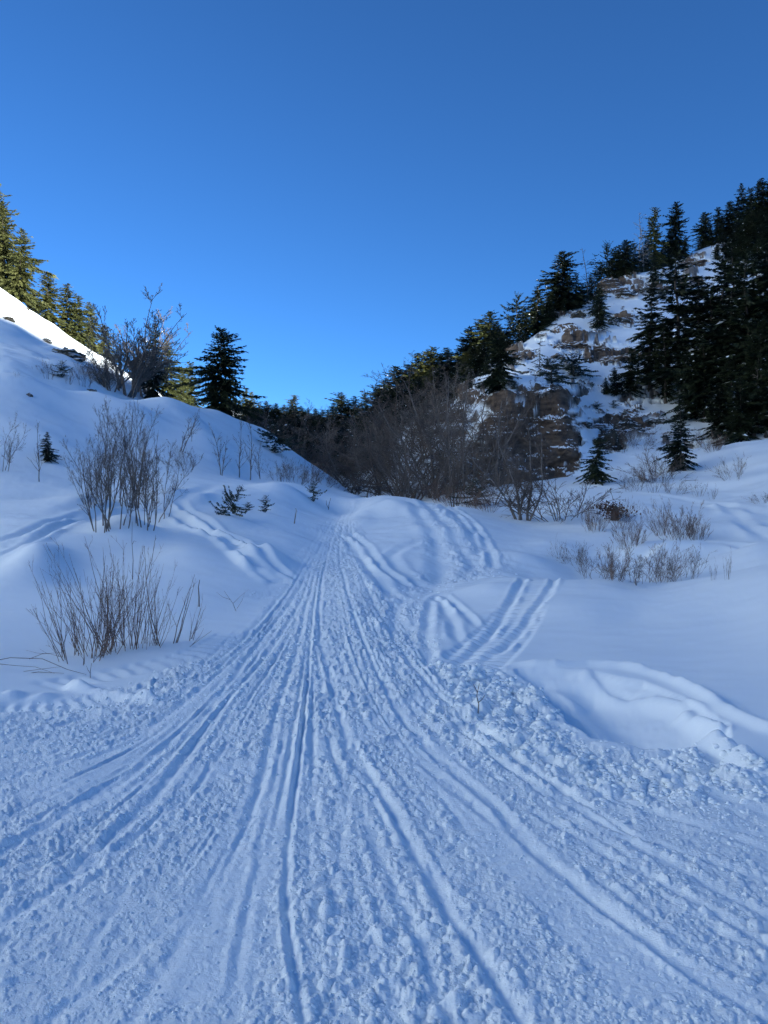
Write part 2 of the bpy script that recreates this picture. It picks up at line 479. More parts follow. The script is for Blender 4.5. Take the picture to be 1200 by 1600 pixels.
# soft wind-shaped relief away from the trail
ADD += (1 - CH) * 0.05 * fbm(GX * 0.22 + 5, GY * 0.3, 60, 3) * np.clip(RR / 9, 0.3, 2.2)
ADD += (1 - CH) * 0.008 * fbm(GX * 1.4, GY * 3.0, 62, 3)
ADD += (1 - CH) * 0.10 * np.clip((RR - 20) / 12, 0, 1) * fbm(GX * 0.25, GY * 0.5, 66, 4)
ADD += CH * 0.03 * fbm(GX * 1.1, GY * 0.45, 70, 4)

def hump(px, py, rx, ry, h):
    c = ground_hits([(px, py)])[0]
    k = math.hypot(*c) / FPX
    a = math.atan2(c[0], c[1])
    dx, dy = GX - c[0], GY - c[1]
    u_, v_ = dx * math.cos(a) - dy * math.sin(a), dx * math.sin(a) + dy * math.cos(a)
    return h * np.exp(-(u_ / (rx * k)) ** 2 - (v_ / ry) ** 2)
for args in [(195, 826, 40, .9, .30), (425, 868, 32, .8, .15), (60, 872, 35, 1.0, .25), (40, 900, 50, .8, .12), (120, 905, 60, .6, -.10), (300, 870, 50, 1.0, .14), (445, 770, 40, 1.3, .35), (350, 815, 40, .8, .15), (390, 790, 30, .8, -.12),
             (150, 790, 60, .8, .2), (280, 780, 40, 1., .25), (70, 770, 50, .8, -.15), (20, 600, 60, 1.5, .4), (120, 640, 60, 1.5, -.3), (220, 650, 50, 1.5, .3), (60, 690, 70, 1.2, .25), (325, 690, 40, 2, .3),
             (1130, 890, 90, .9, .20), (1010, 915, 60, .6, -.08), (880, 950, 70, .6, .07), (1050, 860, 60, .8, .25), (960, 870, 40, .7, -.15), (1110, 830, 50, 1., .25), (1180, 870, 50, .8, .2), (1000, 800, 70, 1.2, .25), (1120, 760, 60, 1.2, -.2), (870, 850, 40, .8, .15), (820, 870, 40, .6, .12),
             (610, 795, 34, 1.2, .30), (700, 830, 40, 1., .1), (760, 925, 40, .5, .10)]:
    ADD += hump(*args) * (1 - .8 * CH)
ADD += (1 - CH) * .07 * np.clip((RR - 8) / 10, 0, 1) * fbm(GX * .55, GY * .8, 68, 4)
ADD += (1 - CH) * .012 * np.clip(RR / 10, .3, 2) * np.maximum(0, fbm(GX * 2.2, GY * 5.0, 69, 4) - .1)
# ---- ruts fanning down the trail
ADD0 = ADD.copy()
fan = [
    [(520, 800), (478, 865), (440, 930), (330, 1035), (180, 1105), (0, 1160), (-200, 1200)],
    [(523, 800), (485, 868), (450, 930), (380, 1015), (260, 1120), (130, 1182), (0, 1218), (-200, 1260)],
    [(526, 800), (490, 872), (462, 930), (400, 1010), (345, 1085), (230, 1190), (120, 1262), (0, 1335), (-200, 1430)],
    [(528, 800), (494, 872), (470, 940), (420, 1020), (362, 1085), (315, 1150), (240, 1250), (120, 1360), (-80, 1500)],
    [(530, 800), (500, 872), (480, 940), (462, 1020), (430, 1120), (395, 1250), (310, 1420), (200, 1600)],
    [(533, 800), (505, 872), (490, 950), (480, 1060), (470, 1160), (453, 1290), (448, 1400), (458, 1500), (474, 1600)],
    [(535, 800), (510, 872), (500, 970), (522, 1080), (548, 1170), (595, 1235), (640, 1310), (690, 1410), (750, 1500), (815, 1600)],
    [(540, 805), (530, 862), (545, 930), (580, 1030), (620, 1110), (690, 1190), (770, 1255), (860, 1350), (980, 1450), (1110, 1545), (1240, 1620)],
    [(545, 812), (546, 862), (590, 950), (650, 1050), (740, 1140), (880, 1240), (1040, 1345), (1260, 1470)],
    [(548, 818), (560, 862), (620, 950), (690, 1060), (800, 1155), (960, 1240), (1260, 1345)],
]
def resample(P, n=40):
    P = catmull(P, 12)
    d = np.r_[0, np.cumsum(np.hypot(*np.diff(P, axis=0).T))]
    t = np.linspace(0, d[-1], n)
    return np.c_[np.interp(t, d, P[:, 0]), np.interp(t, d, P[:, 1])]
fanr = [resample(p) for p in fan]
spec = [(0.036, .03), (.034, .035), (.034, .045), (.034, .04), (.034, .03), (.018, .085), (.030, .08), (.032, .08), (.032, .05), (.036, .045)]
for p, (w, d) in zip(fanr, spec):
    rut(ground_hits(p), w, d, 0.55, (0.02, 0.0))
rng = np.random.default_rng(11)
for k in range(len(fanr) - 1):
    for q in range(5):
        t = (q + 0.5 + rng.uniform(-.4, .4)) / 5
        sl_ = np.linspace(0, rng.uniform(-.25, .25), 40)[:, None]
        p = fanr[k] * (1 - t) + fanr[k + 1] * t + sl_ * (fanr[k + 1] - fanr[k])
        i0 = int(rng.uniform(0, 14)); i1 = int(rng.uniform(26, 40))
        if rng.random() < .35: i0 = 0
        rut(ground_hits(p[i0:i1]), rng.uniform(.014, .034), rng.uniform(.010, .026), 0.6, (0.15, 0.2), 0.7)
for k in range(len(fanr) - 1):
    for q in range(13):
        t = rng.uniform(0, 1)
        sl_ = np.linspace(0, rng.uniform(-.15, .15), 40)[:, None]
        p = fanr[k] * (1 - t) + fanr[k + 1] * t + sl_ * (fanr[k + 1] - fanr[k])
        i0 = int(rng.uniform(4, 26)); i1 = i0 + int(rng.uniform(6, 16))
        rut(ground_hits(p[i0:i1]), rng.uniform(.012, .03), rng.uniform(.012, .04), 0.7, (0.2, 0.3), 0.7)
TRK[0] = .6
for P_b, w_b in [([(470, 1130), (430, 1220), (370, 1360), (300, 1600)], .17), ([(640, 1140), (740, 1260), (900, 1420), (1080, 1600)], .17), ([(720, 1060), (600, 1130), (470, 1180), (300, 1210), (60, 1260)], .15), ([(430, 980), (360, 1060), (230, 1160), (20, 1270)], .17)]:
    belt(path(P_b), w_b, .006, .075, .008, (.1, .05))
    for sgn in (-1, 1):
        Q_ = path(P_b); tn = np.gradient(Q_, axis=0); tn /= np.hypot(*tn.T)[:, None] + 1e-9
        rut(Q_ + sgn * (w_b + .28) * np.c_[tn[:, 1], -tn[:, 0]], .022, .03, .6, (.15, .1))
TRK[0] = 1.0
# beside the fan on the right
for p, w, d in [([(640, 1180), (760, 1275), (900, 1390), (1060, 1500), (1200, 1580)], .05, .03), ([(660, 1330), (720, 1440), (790, 1560), (820, 1610)], .06, .04),
                ([(760, 1180), (900, 1265), (1060, 1330), (1240, 1390)], .06, .035), ([(880, 1225), (1050, 1275), (1240, 1310)], .08, .04),
                ([(820, 1260), (960, 1345), (1100, 1420), (1240, 1500)], .05, .035), ([(560, 1250), (600, 1350), (660, 1480), (700, 1600)], .05, .03),
                ([(520, 1240), (545, 1370), (600, 1520), (620, 1600)], .05, .022), ([(300, 1230), (180, 1330), (40, 1410), (-60, 1460)], .06, .03),
                ([(290, 1420), (180, 1510), (60, 1600)], .05, .03), ([(1090, 1170), (1150, 1200), (1240, 1250)], .12, .06), ([(1000, 1190), (1120, 1240), (1240, 1290)], .1, .05)]:
    rut(path(p), w * .6, d * 1.2, 0.6, (0.12, 0.02))

bunch = 0.225 * (1 - .7 * sstep(7, 17, RR)) * (.65 + .35 * sstep(3, 6, RR))
ADD = ADD0 + (ADD - ADD0) * bunch

# ---- tracks left of the trail
rut(path([(262, 800), (310, 825), (355, 848), (395, 880), (442, 915)]), .15, .075, .9, (.1, .02))
rut(path([(275, 785), (330, 822), (385, 850), (428, 885), (450, 905)]), .12, .05, .8, (.1, .05))
ridge(path([(330, 832), (375, 862), (420, 900), (446, 918)]), .13, .10, (.2, .1))
ridge(path([(395, 872), (420, 858), (450, 862)]), .35, .06, (.3, .3))
for dy in (0, 22):
    rut(path([(-60, 862 + dy), (20, 838 + dy), (80, 815 + dy * .6), (140, 800 + dy * .3), (250, 792)]), .14, .05, .6, (.02, .2))
belt(path([(-60, 873), (20, 849), (80, 823), (140, 806)]), .3, .015, .25, .013)
rut(path([(255, 800), (300, 775), (340, 755)]), .3, .06, .5, (.2, .2), .9)
rut(path([(60, 800), (160, 790), (280, 800)]), .25, .05, .5, (.2, .2), .9)
ridge(path([(105, 1068), (150, 1082), (200, 1090), (262, 1100)]), .07, .06, (.1, .2))
ridge(path([(-40, 1088), (40, 1086), (90, 1092)]), .12, .05, (.1, .25), 0, .9)
belt(path([(60, 1075), (180, 1052), (300, 1025), (370, 990)]), .22, .015, .17, .010)
belt(path([(-60, 1105), (60, 1104), (150, 1095), (240, 1078)]), .2, .015, .12, .008)
ridge(path([(140, 1113), (180, 1117)]), .03, .03)
ridge(path([(220, 1090), (250, 1102), (290, 1098)]), .03, .03)

# ---- tracks on the mound and right bank
TRK[0] = 0.45
for p, w, d, bm in [
    ([(545, 832), (575, 858), (600, 890), (640, 918)], .10, .06, 1.1), ([(538, 838), (560, 868), (590, 905), (620, 940)], .12, .06, .8),
    ([(665, 842), (625, 858), (612, 875), (640, 900), (660, 915)], .14, .06, .8),
    ([(640, 780), (662, 810), (685, 850), (690, 890), (672, 930)], .22, .065, .6), ([(660, 780), (690, 812), (715, 845), (740, 880), (762, 900)], .20, .055, .7),
    ([(690, 784), (720, 808), (745, 842), (766, 885)], .18, .05, .9), ([(705, 788), (735, 812), (762, 850), (772, 888)], .10, .05, 1.2),
    ([(672, 1040), (668, 985), (672, 945), (688, 930)], .07, .045, .8), ([(684, 935), (700, 965), (716, 1000), (722, 1015)], .07, .045, 1.0),
    ([(692, 932), (720, 955), (748, 985)], .06, .045, 1.1), ([(640, 935), (622, 945), (612, 985)], .1, .06, .6),
    ([(770, 890), (800, 897), (830, 906)], .2, .06, .6),
    ([(705, 1045), (750, 1008), (786, 965), (806, 930), (818, 906)], .06, .06, .7), ([(748, 1040), (796, 1003), (836, 957), (856, 925), (868, 905)], .06, .055, .7)]:
    rut(path(p), w, d, bm, (.06, .06), .6)
belt(path([(727, 1043), (773, 1006), (811, 961), (831, 927), (843, 906)]), .34, .03, .19, .022, (.02, .02))
# churned pocket where the mound tracks meet the bank
PK = sstep(-.5, .5, poly_sd(ground_hits([(650, 790), (700, 785), (760, 850), (790, 893), (740, 908), (690, 915), (640, 930), (655, 1000), (600, 960), (600, 925), (680, 890), (670, 840)]), GX, GY) + .5 * wn_)
ADD -= 0.05 * PK
# far right tracks
for p, w, d, bm in [([(900, 756), (980, 768), (1060, 780), (1130, 790), (1220, 806)], .22, .08, 1.0), ([(1125, 785), (1150, 806), (1170, 825), (1220, 848)], .22, .08, 1.2),
                    ([(1150, 795), (1220, 812)], .2, .06, .9), ([(980, 872), (1040, 858), (1110, 852), (1220, 858)], .2, .09, 1.2), ([(930, 880), (1000, 868), (1100, 866)], .15, .06, .8),
                    ([(1080, 770), (1160, 772), (1230, 772)], .2, .05, .7)]:
    rut(path(p), w, d, bm, (.15, .02), .6)
ridge(path([(950, 735), (985, 715), (1030, 700)]), .8, .25, (.3, .3))
# bright crest on the mound
ridge(path([(556, 828), (566, 806), (584, 790), (600, 776)]), .5, .16, (.2, .2), 0, .3)
ridge(path([(575, 800), (610, 796), (640, 806)]), 1.0, .12, (.3, .3))

TRK[0] = 1.0
# ---- the slumped hollow in the right bank
lip = path([(790, 1036), (860, 1042), (930, 1040), (1010, 1050), (1090, 1082), (1150, 1118), (1230, 1150)])
hol = ground_hits([(800, 1044), (860, 1047), (930, 1050), (1010, 1064), (1080, 1092), (1140, 1130), (1148, 1150), (1080, 1172), (1000, 1168), (920, 1150), (860, 1110)])
hs = poly_sd(hol, GX, GY) + .05 * fbm(GX * 3, GY * 3, 77, 3)
DL = np.full_like(GZ, 9.0); sl_, D_, A_, L_ = dist_to_path(lip, 2.0); DL[sl_] = np.abs(D_)
ADD -= sstep(0, .06, hs) * (.05 + .02 * fbm(GX * 4, GY * 3, 78, 4)) + sstep(0, .28, hs) * .26 * np.clip(DL / 1.0, 0, 1)
ridge(lip, .075, .07, (.1, .05), 0, .2)
ridge(path([(850, 1052), (895, 1075), (935, 1110), (965, 1140)]), .13, .10, (.3, .25), 1, .1)
ridge(path([(905, 1045), (960, 1068), (1040, 1085), (1120, 1110)]), .10, .05, (.2, .2), -1, .15)
ridge(path([(1060, 1100), (1100, 1120), (1140, 1140)]), .06, .07, (.2, .2), 0, .9)
ridge(path([(920, 1160), (1000, 1180), (1080, 1178), (1150, 1160)]), .16, .06, (.2, .2), 0, .4)
ridge(path([(1100, 1160), (1160, 1190), (1240, 1225)]), .09, .07, (.2, .05), 0, .7)

# ---- clods
fine_w = np.clip(1.25 - GROOVE, 0.25, 1)
near_w = np.clip(14 / RR, 0, 1)
var = 0.65 + 0.9 * np.clip(fbm(GX * .8 + 3, GY * .8, 88, 3) + .3, 0, 1)
CL = np.zeros_like(GZ)
win = (RR < 34) & (np.abs(TH) < R(40)) & ((CH > .01) | (DEB > .01) | (PK > .01))
x_, y_ = GX[win], GY[win]
wx = x_ + .02 * vnoise(x_ * 20, y_ * 20, 1); wy = y_ + .02 * vnoise(x_ * 20, y_ * 20, 2)
patch = sstep(-.1, .35, fbm(x_ * 1.3 + 9, y_ * .7, 131, 3))
clod = 0.48 * lumps(wx, wy, 0.042, 101, .5) * (.4 + patch) + 0.28 * patch * lumps(wx, wy, 0.085, 111, .25) + 0.60 * lumps(wx, wy, .022, 121, .65)
clod += 0.010 * fbm(x_ * 12, y_ * 12, 130, 4, .6)
clod *= 1 + .6 * sstep(4.5, 9, RR[win])
clod += .020 * sstep(4, 8, RR[win]) * (vnoise(x_ * 30, y_ * 15, 171) + vnoise(x_ * 17, y_ * 9, 172))
big = 0.45 * lumps(wx, wy, .26, 141, .5) + .6 * lumps(wx, wy, .13, 151, .6) + .25 * lumps(wx, wy, .06, 155, .7)
far_big = .5 * lumps(wx, wy, .2, 161, .6)
rw = RR[win]
CL[win] = (clod * np.maximum(CH[win], .6 * PK[win]) * var[win] + far_big * np.maximum(CH[win] * .25, .7 * PK[win]) * sstep(7, 14, rw)) * fine_w[win] + big * DEB[win]
ADD += CL
GZ = BASEZ + ADD
co = np.stack([GX, GY, GZ], -1).reshape(-1, 3)
fc = grid_faces(NR, NC, True)
gme = mesh_np('snow_ground', co, fc)
gat = gme.attributes.new('churn', 'FLOAT', 'POINT')
gat.data.foreach_set('value', np.clip(np.maximum(np.maximum(CH, DEB), .7 * PK) * (1 - .5 * GROOVE), 0, 1).astype(np.float32).ravel())
ground = link('snow_ground', gme, M['trail_snow'], kind='structure')
# coarse copy for placing things
ri = np.unique(np.r_[np.arange(0, NR, 5), NR - 1]); ci = np.arange(0, NC, 6)
cc = np.stack([GX, GY, GZ], -1)[ri][:, ci].reshape(-1, 3)
BV_N = BVHTree.FromPolygons(cc.tolist(), grid_faces(len(ri), len(ci), False).tolist())

# ------------------------------------------------------------------ the hills round the valley
far_pts = [
    # left slope
    W(-300, 40, 5), W(-100, 42, 5.5), W(0, 43, 6.4), W(150, 47, 6), W(260, 53, 5.5), W(340, 57, 5), W(420, 60, 4), W(520, 60, 2),
    C(0, 588, 47), C(0, 540, 56), C(0, 500, 65), C(0, 448, 76), W(0, 90, 25.5), W(0, 110, 22), C(40, 480, 76), C(40, 540, 60),
    C(75, 590, 50), C(75, 548, 62), C(75, 502, 79), W(75, 95, 22.5), C(110, 530, 82), C(150, 595, 56), C(150, 553, 88), W(150, 105, 20), C(200, 592, 92), C(200, 604, 66), W(200, 112, 17.5),
    C(300, 640, 95), C(300, 665, 70), W(300, 125, 14), C(-150, 560, 52), C(-150, 450, 68), C(-150, 370, 82), W(-150, 100, 33), C(-500, 400, 70), W(-500, 95, 38),
    # valley
    C(380, 655, 110), C(380, 640, 150), C(450, 700, 75), C(450, 660, 130), C(520, 668, 140), C(520, 720, 75), W(420, 170, 20), W(520, 170, 18), W(600, 170, 16),
    # right hill
    W(600, 46, 1.2), W(650, 44, 1.3), W(800, 42.5, 2.0), W(950, 40.5, 2.0), W(1100, 40, 2.5), W(1250, 38, 2.5), W(1500, 36, 2),
    C(700, 767, 47), C(800, 748, 45.5), C(800, 700, 46.2), C(800, 650, 47.2), C(790, 612, 48.6), C(800, 598, 56), C(740, 640, 56), C(720, 700, 50.5), C(870, 748, 45.8), C(885, 695, 46.5), C(875, 650, 47.4), C(870, 612, 49.6),
    C(890, 590, 62), C(940, 737, 45.5), C(930, 690, 50), C(950, 650, 57), C(1000, 700, 49), C(1000, 650, 57), C(1000, 600, 65), C(900, 560, 69), C(820, 562, 68), C(780, 575, 72), C(760, 578, 80), C(860, 522, 79), C(880, 490, 88),
    C(950, 540, 74), C(950, 485, 86), C(1000, 500, 81), C(960, 440, 98), C(1020, 425, 102), C(1100, 390, 110), C(1100, 450, 92), C(1100, 550, 72), C(1100, 640, 57), C(1100, 682, 50), C(1200, 680, 47), C(1200, 600, 57), C(1200, 500, 74),
    C(1200, 400, 100), C(1200, 372, 115), C(1400, 640, 45), C(1400, 480, 72), C(1400, 380, 100), C(1400, 340, 118), C(1700, 600, 45), C(1700, 420, 72), C(1700, 330, 100),
    W(1100, 127, 41), W(1200, 135, 45), W(960, 114, 31), W(860, 106, 24.5), W(760, 98, 18), C(700, 612, 86), C(650, 648, 90), C(600, 668, 98), W(650, 110, 12), C(660, 700, 62), C(600, 710, 72), C(600, 745, 57), C(680, 650, 72),
    W(1100, 160, 36), W(1300, 165, 44), W(900, 150, 22), W(700, 150, 13),
]
hill = Spline2D(far_pts, 2e-5)
hth = np.r_[np.linspace(R(-52), R(-30), 20)[:-1], np.linspace(R(-30), R(-10), 90)[:-1], np.linspace(R(-10), R(5), 60)[:-1], np.linspace(R(5), R(30.5), 400)[:-1], np.linspace(R(30.5), R(52), 60)]
hr = np.r_[np.linspace(38, 44.5, 36)[:-1], np.linspace(44.5, 60, 280)[:-1], np.exp(np.linspace(math.log(60), math.log(118), 170)), np.exp(np.linspace(math.log(119), math.log(170), 30))]
HT, HR = np.meshgrid(hth, hr)
HX, HY = HR * np.sin(HT), HR * np.cos(HT)
HZ = hill(HT, np.log(HR)).reshape(HT.shape)
HZ += sstep(R(-12), R(-16), HT) * .35 * fbm(HX * .30, HY * .22, 206, 4)
HZ += 0.5 * fbm(HX * .08, HY * .08, 200, 4) + .12 * fbm(HX * .5, HY * .5, 204, 3)
# bare rock zones as bearings and rises seen from the camera station: (column, row, half width, half height, strength)
bear, rise = 600 + FPX * np.tan(HT), 800 - FPX * (HZ - CAMH) / HY
ROCK = np.zeros_like(HZ)
for bx, by, hw, hh, s in [(825, 690, 80, 86, 1.0), (790, 720, 64, 54, 1.0), (875, 712, 36, 38, .95), (835, 620, 75, 18, .9), (905, 538, 42, 12, .95), (955, 556, 42, 14, .95), (925, 525, 30, 9, .8), (810, 558, 22, 14, .9), (890, 575, 12, 8, .8),
                          (985, 665, 42, 22, .95), (960, 690, 30, 16, .8), (1030, 655, 16, 9, .9), (870, 650, 25, 25, .8), (920, 660, 26, 8, .8), (955, 440, 24, 16, .95), (985, 455, 28, 14, .9), (1020, 450, 26, 12, .9),
                          (1085, 410, 26, 7, .9), (1070, 440, 30, 8, .8), (975, 500, 24, 14, .85), (870, 490, 20, 10, .8), (880, 512, 25, 8, .7), (760, 620, 40, 22, .8), (700, 660, 40, 30, .7), (720, 610, 30, 12, .7),
                          ]:
    d2 = ((bear - bx) / hw) ** 2 + ((rise - by) / hh) ** 2
    ROCK = np.maximum(ROCK, s * np.clip(1.45 - d2, 0, 1))
rn = fbm(bear * .035, rise * .09, 210, 5, .6) + .10 * fbm(bear * .15, rise * .3, 216, 3)
on_right = sstep(R(3), R(7), HT)
spk = sstep(.22, .40, fbm(bear * .05 + 7, rise * .11, 220, 4, .65)) * on_right * sstep(44, 50, HR) * .9
ROCK = sstep(.38, .56, ROCK + .95 * rn) * sstep(0.02, 0.2, ROCK)
ROCK = np.maximum(ROCK, spk * sstep(720, 690, rise))
# beds of rock step the slope: steep risers, flat snow-holding treads
zz = HZ + 1.5 * fbm(HX * .10, HY * .10, 230, 3) + .35 * fbm(HX * .8, HY * .8, 235, 4)
rb = np.random.default_rng(4)
edges = np.cumsum(np.r_[-12, rb.choice([.4, .7, 1.1, 1.7, 2.4], 90, p=[.2, .25, .25, .2, .1])])
fl = np.clip(np.searchsorted(edges, zz) - 1, 0, len(edges) - 2).astype(float)
lo = edges[fl.astype(int)]; th_ = edges[fl.astype(int) + 1] - lo
fr = (zz - lo) / th_
stepped = lo + sstep(.36, .60, fr) * th_
rough_ = .30 * fbm(HX * 1.1, HZ * 1.9, 240, 5, .55) + .10 * fbm(HX * 3.5, HZ * 4.0, 245, 3)
blend = .35 + .65 * sstep(-.25, .2, fbm(HX * .22, HZ * .5, 247, 3))
lowc = sstep(635, 660, rise + 25 * rn) * (bear < 905)
blend = blend * (1 - .93 * lowc)
HZ2 = HZ + ROCK * (.9 * blend * (stepped - zz) + rough_ * .8 * (1 - .55 * lowc))
jt = HX * .55 + fl * .37 + .5 * fbm(HX * .4, HZ * .8, 251, 2)
push = ROCK * (.9 * fbm(HX * .45, HZ * 1.1, 250, 5, .6) + .55 * (1 - .8 * lowc) * (h01(fl, np.floor(jt), 9) - .35))
HX2 = HX - np.sin(HT) * push; HY2 = HY - np.cos(HT) * push
co = np.stack([HX2, HY2, HZ2], -1).reshape(-1, 3)
hf = grid_faces(*HX.shape)
me = mesh_np('hillside', co, hf)
me.polygons.foreach_set('use_smooth', ROCK.ravel()[hf].max(1) < .25)
at = me.attributes.new('rock', 'FLOAT', 'POINT')
at.data.foreach_set('value', ROCK.astype(np.float32).ravel())
at = me.attributes.new('bare', 'FLOAT', 'POINT')
at.data.foreach_set('value', (ROCK * lowc).astype(np.float32).ravel())
link('hillside', me, M['hill'], kind='structure')
hri = np.arange(0, HX.shape[0], 3); hci = np.arange(0, HX.shape[1], 3)
cc = np.stack([HX, HY, HZ], -1)[hri][:, hci].reshape(-1, 3)
BV_H = BVHTree.FromPolygons(cc.tolist(), grid_faces(len(hri), len(hci)).tolist())

# the high ridge behind the viewer's right shoulder that keeps the valley in shade
q_ = np.linspace(-420, 520, 190); p_ = np.linspace(95, 420, 70)
Q, P_ = np.meshgrid(q_, p_)
crest = np.interp(Q, [-420, -100, 20, 33, 59, 76, 86, 95, 110, 200, 520], [70, 97, 101, 98, 97, 95, 110, 121, 128, 138, 100]) + 5 * fbm(Q * .03, Q * 0, 300, 4) + 8 * fbm(Q * .16, Q * 0, 303, 3, .7)
d_ = (P_ - 220) / 125
prof = np.where(d_ < 0, 1 - np.clip(-d_, 0, 1) ** 1.15, 1 - np.clip(d_ / 1.6, 0, 1) ** 1.3)
Zm = -6 + (crest + 6) * prof + 8 * fbm(Q * .02, P_ * .02, 310, 5) * (1 - np.exp(-(d_ / .12) ** 2))
sx_, sy_ = math.sin(SUN_AZ), math.cos(SUN_AZ)
Xm = P_ * sx_ - Q * sy_ * 1.0; Ym = P_ * sy_ + Q * sx_
link('unseen_mountain', mesh_np('unseen_mountain', np.stack([Xm, Ym, Zm], -1).reshape(-1, 3), grid_faces(*Q.shape)[:, ::-1]), M['snow'], kind='structure')
# unseen slope off to the left, added to bounce sunlight onto the shaded snow
t_ = np.linspace(R(-165), R(-38), 150); r_ = np.exp(np.linspace(math.log(48), math.log(330), 110))
T2, R2 = np.meshgrid(t_, r_)
endf = sstep(R(-38), R(-62), T2) * sstep(R(-165), R(-140), T2)
Z2 = np.interp(R2, [48, 60, 80, 110, 150, 210, 260, 330], [-3, 8, 30, 66, 112, 165, 185, 150]) * (.25 + .75 * endf) + 9 * fbm(R2 * np.sin(T2) * .02, R2 * np.cos(T2) * .02, 320, 5) * np.clip((R2 - 50) / 40, 0, 1)
link('unseen_mountain', mesh_np('unseen_mountain', np.stack([R2 * np.sin(T2), R2 * np.cos(T2), Z2], -1).reshape(-1, 3), grid_faces(*T2.shape)), M['snow'], kind='structure')
a_ = np.linspace(0, 2 * PI, 97)[:-1]
co = np.vstack([[(0, 0, -5)], np.c_[np.sin(a_) * 1500, np.cos(a_) * 1500, np.full(96, -5)]])
fc = np.array([(0, 1 + (i + 1) % 96, 1 + i) for i in range(96)])
link('valley_floor', mesh_np('valley_floor', co, fc, False), M['snow'], kind='structure')

def spot(px, py, bv=None):
    """the ground point seen at a photo position"""
    o = Vector((0, 0, CAMH)); d = Vector(((px - 600) / FPX, 1, (800 - py) / FPX)).normalized()
    best = None
    for t in ([bv] if bv else [BV_N, BV_H]):
        h = t.ray_cast(o, d)
        if h[0] is not None and (best is None or h[3] < best[1]): best = (h[0], h[3])
    return best[0] if best else None
def drop(px, Y, bv=None):
    """the ground at a bearing and distance"""
    x = (px - 600) / FPX * Y
    zs = []
    for t in ([bv] if bv else [BV_N, BV_H]):
        h = t.ray_cast(Vector((x, Y, 200)), Vector((0, 0, -1)))
        if h[0] is not None: zs.append(h[0].z)
    return Vector((x, Y, max(zs) if zs else 0))
# ------------------------------------------------------------------ plant builders
def unit(v):
    return v / (np.linalg.norm(v, axis=-1, keepdims=True) + 1e-9)
def tubes(pts, rad, k=4):
    """pts (m,n,3), rad (m,n) -> vertices and quads of m tapering tubes"""
    m, n, _ = pts.shape
    tan = unit(np.gradient(pts, axis=1))
    ref = np.where(np.abs(tan[..., 2:3]) > .9, np.array([1., 0, 0]), np.array([0, 0, 1.]))
    u = unit(np.cross(tan, ref)); v = np.cross(tan, u)
    a = np.arange(k) / k * 2 * PI
    ring = pts[:, :, None] + rad[:, :, None, None] * (np.cos(a)[:, None] * u[:, :, None] + np.sin(a)[:, None] * v[:, :, None])
    i = np.arange(m)[:, None, None] * n * k + np.arange(n - 1)[None, :, None] * k
    j = np.arange(k)[None, None]; j2 = (j + 1) % k
    f = np.stack([i + j, i + j2, i + k + j2, i + k + j], -1).reshape(-1, 4)
    return ring.reshape(-1, 3), f
def join(parts):
    V, F, o = [], [], 0
    for v, f in parts:
        V.append(v); F.append(f + o); o += len(v)
    return np.vstack(V), np.vstack(F)
def shoots(rng, st, d, L, r, n=5, up=.25, wob=.12, tip=.3):
    m = len(st)
    pts = np.zeros((m, n, 3)); pts[:, 0] = st
    d = unit(d)
    for i in range(1, n):
        d = unit(d + np.array([0, 0, up / n * 2]) + rng.normal(0, wob, (m, 3)))
        pts[:, i] = pts[:, i - 1] + d * (L / (n - 1))[:, None]
    t = np.linspace(0, 1, n)
    return pts, r[:, None] * (1 - (1 - tip) * t[None])
def offshoots(rng, pts, rad, per, t0, t1, ang, lf, rf=.6, rmin=.003, up=.0, n=4, wob=.12):
    m, k, _ = pts.shape
    idx = np.repeat(np.arange(m), per)
    t = rng.uniform(t0, t1, len(idx)) * (k - 1)
    i = np.clip(t.astype(int), 0, k - 2); fr = (t - i)[:, None]
    st = pts[idx, i] * (1 - fr) + pts[idx, i + 1] * fr
    tan = unit(pts[idx, i + 1] - pts[idx, i])
    perp = unit(np.cross(tan, rng.normal(0, 1, (len(idx), 3))))
    a = rng.normal(ang, ang * .25, len(idx))[:, None]
    d = tan * np.cos(a) + perp * np.sin(a)
    L = np.linalg.norm(np.diff(pts, axis=1), axis=2).sum(1)[idx]
    L = L * lf * (1.1 - .75 * t / (k - 1)) * rng.uniform(.55, 1.25, len(idx))
    r = np.maximum((rad[idx, i]) * rf, rmin)
    return shoots(rng, st, d, L, r, n, up, wob, .45)
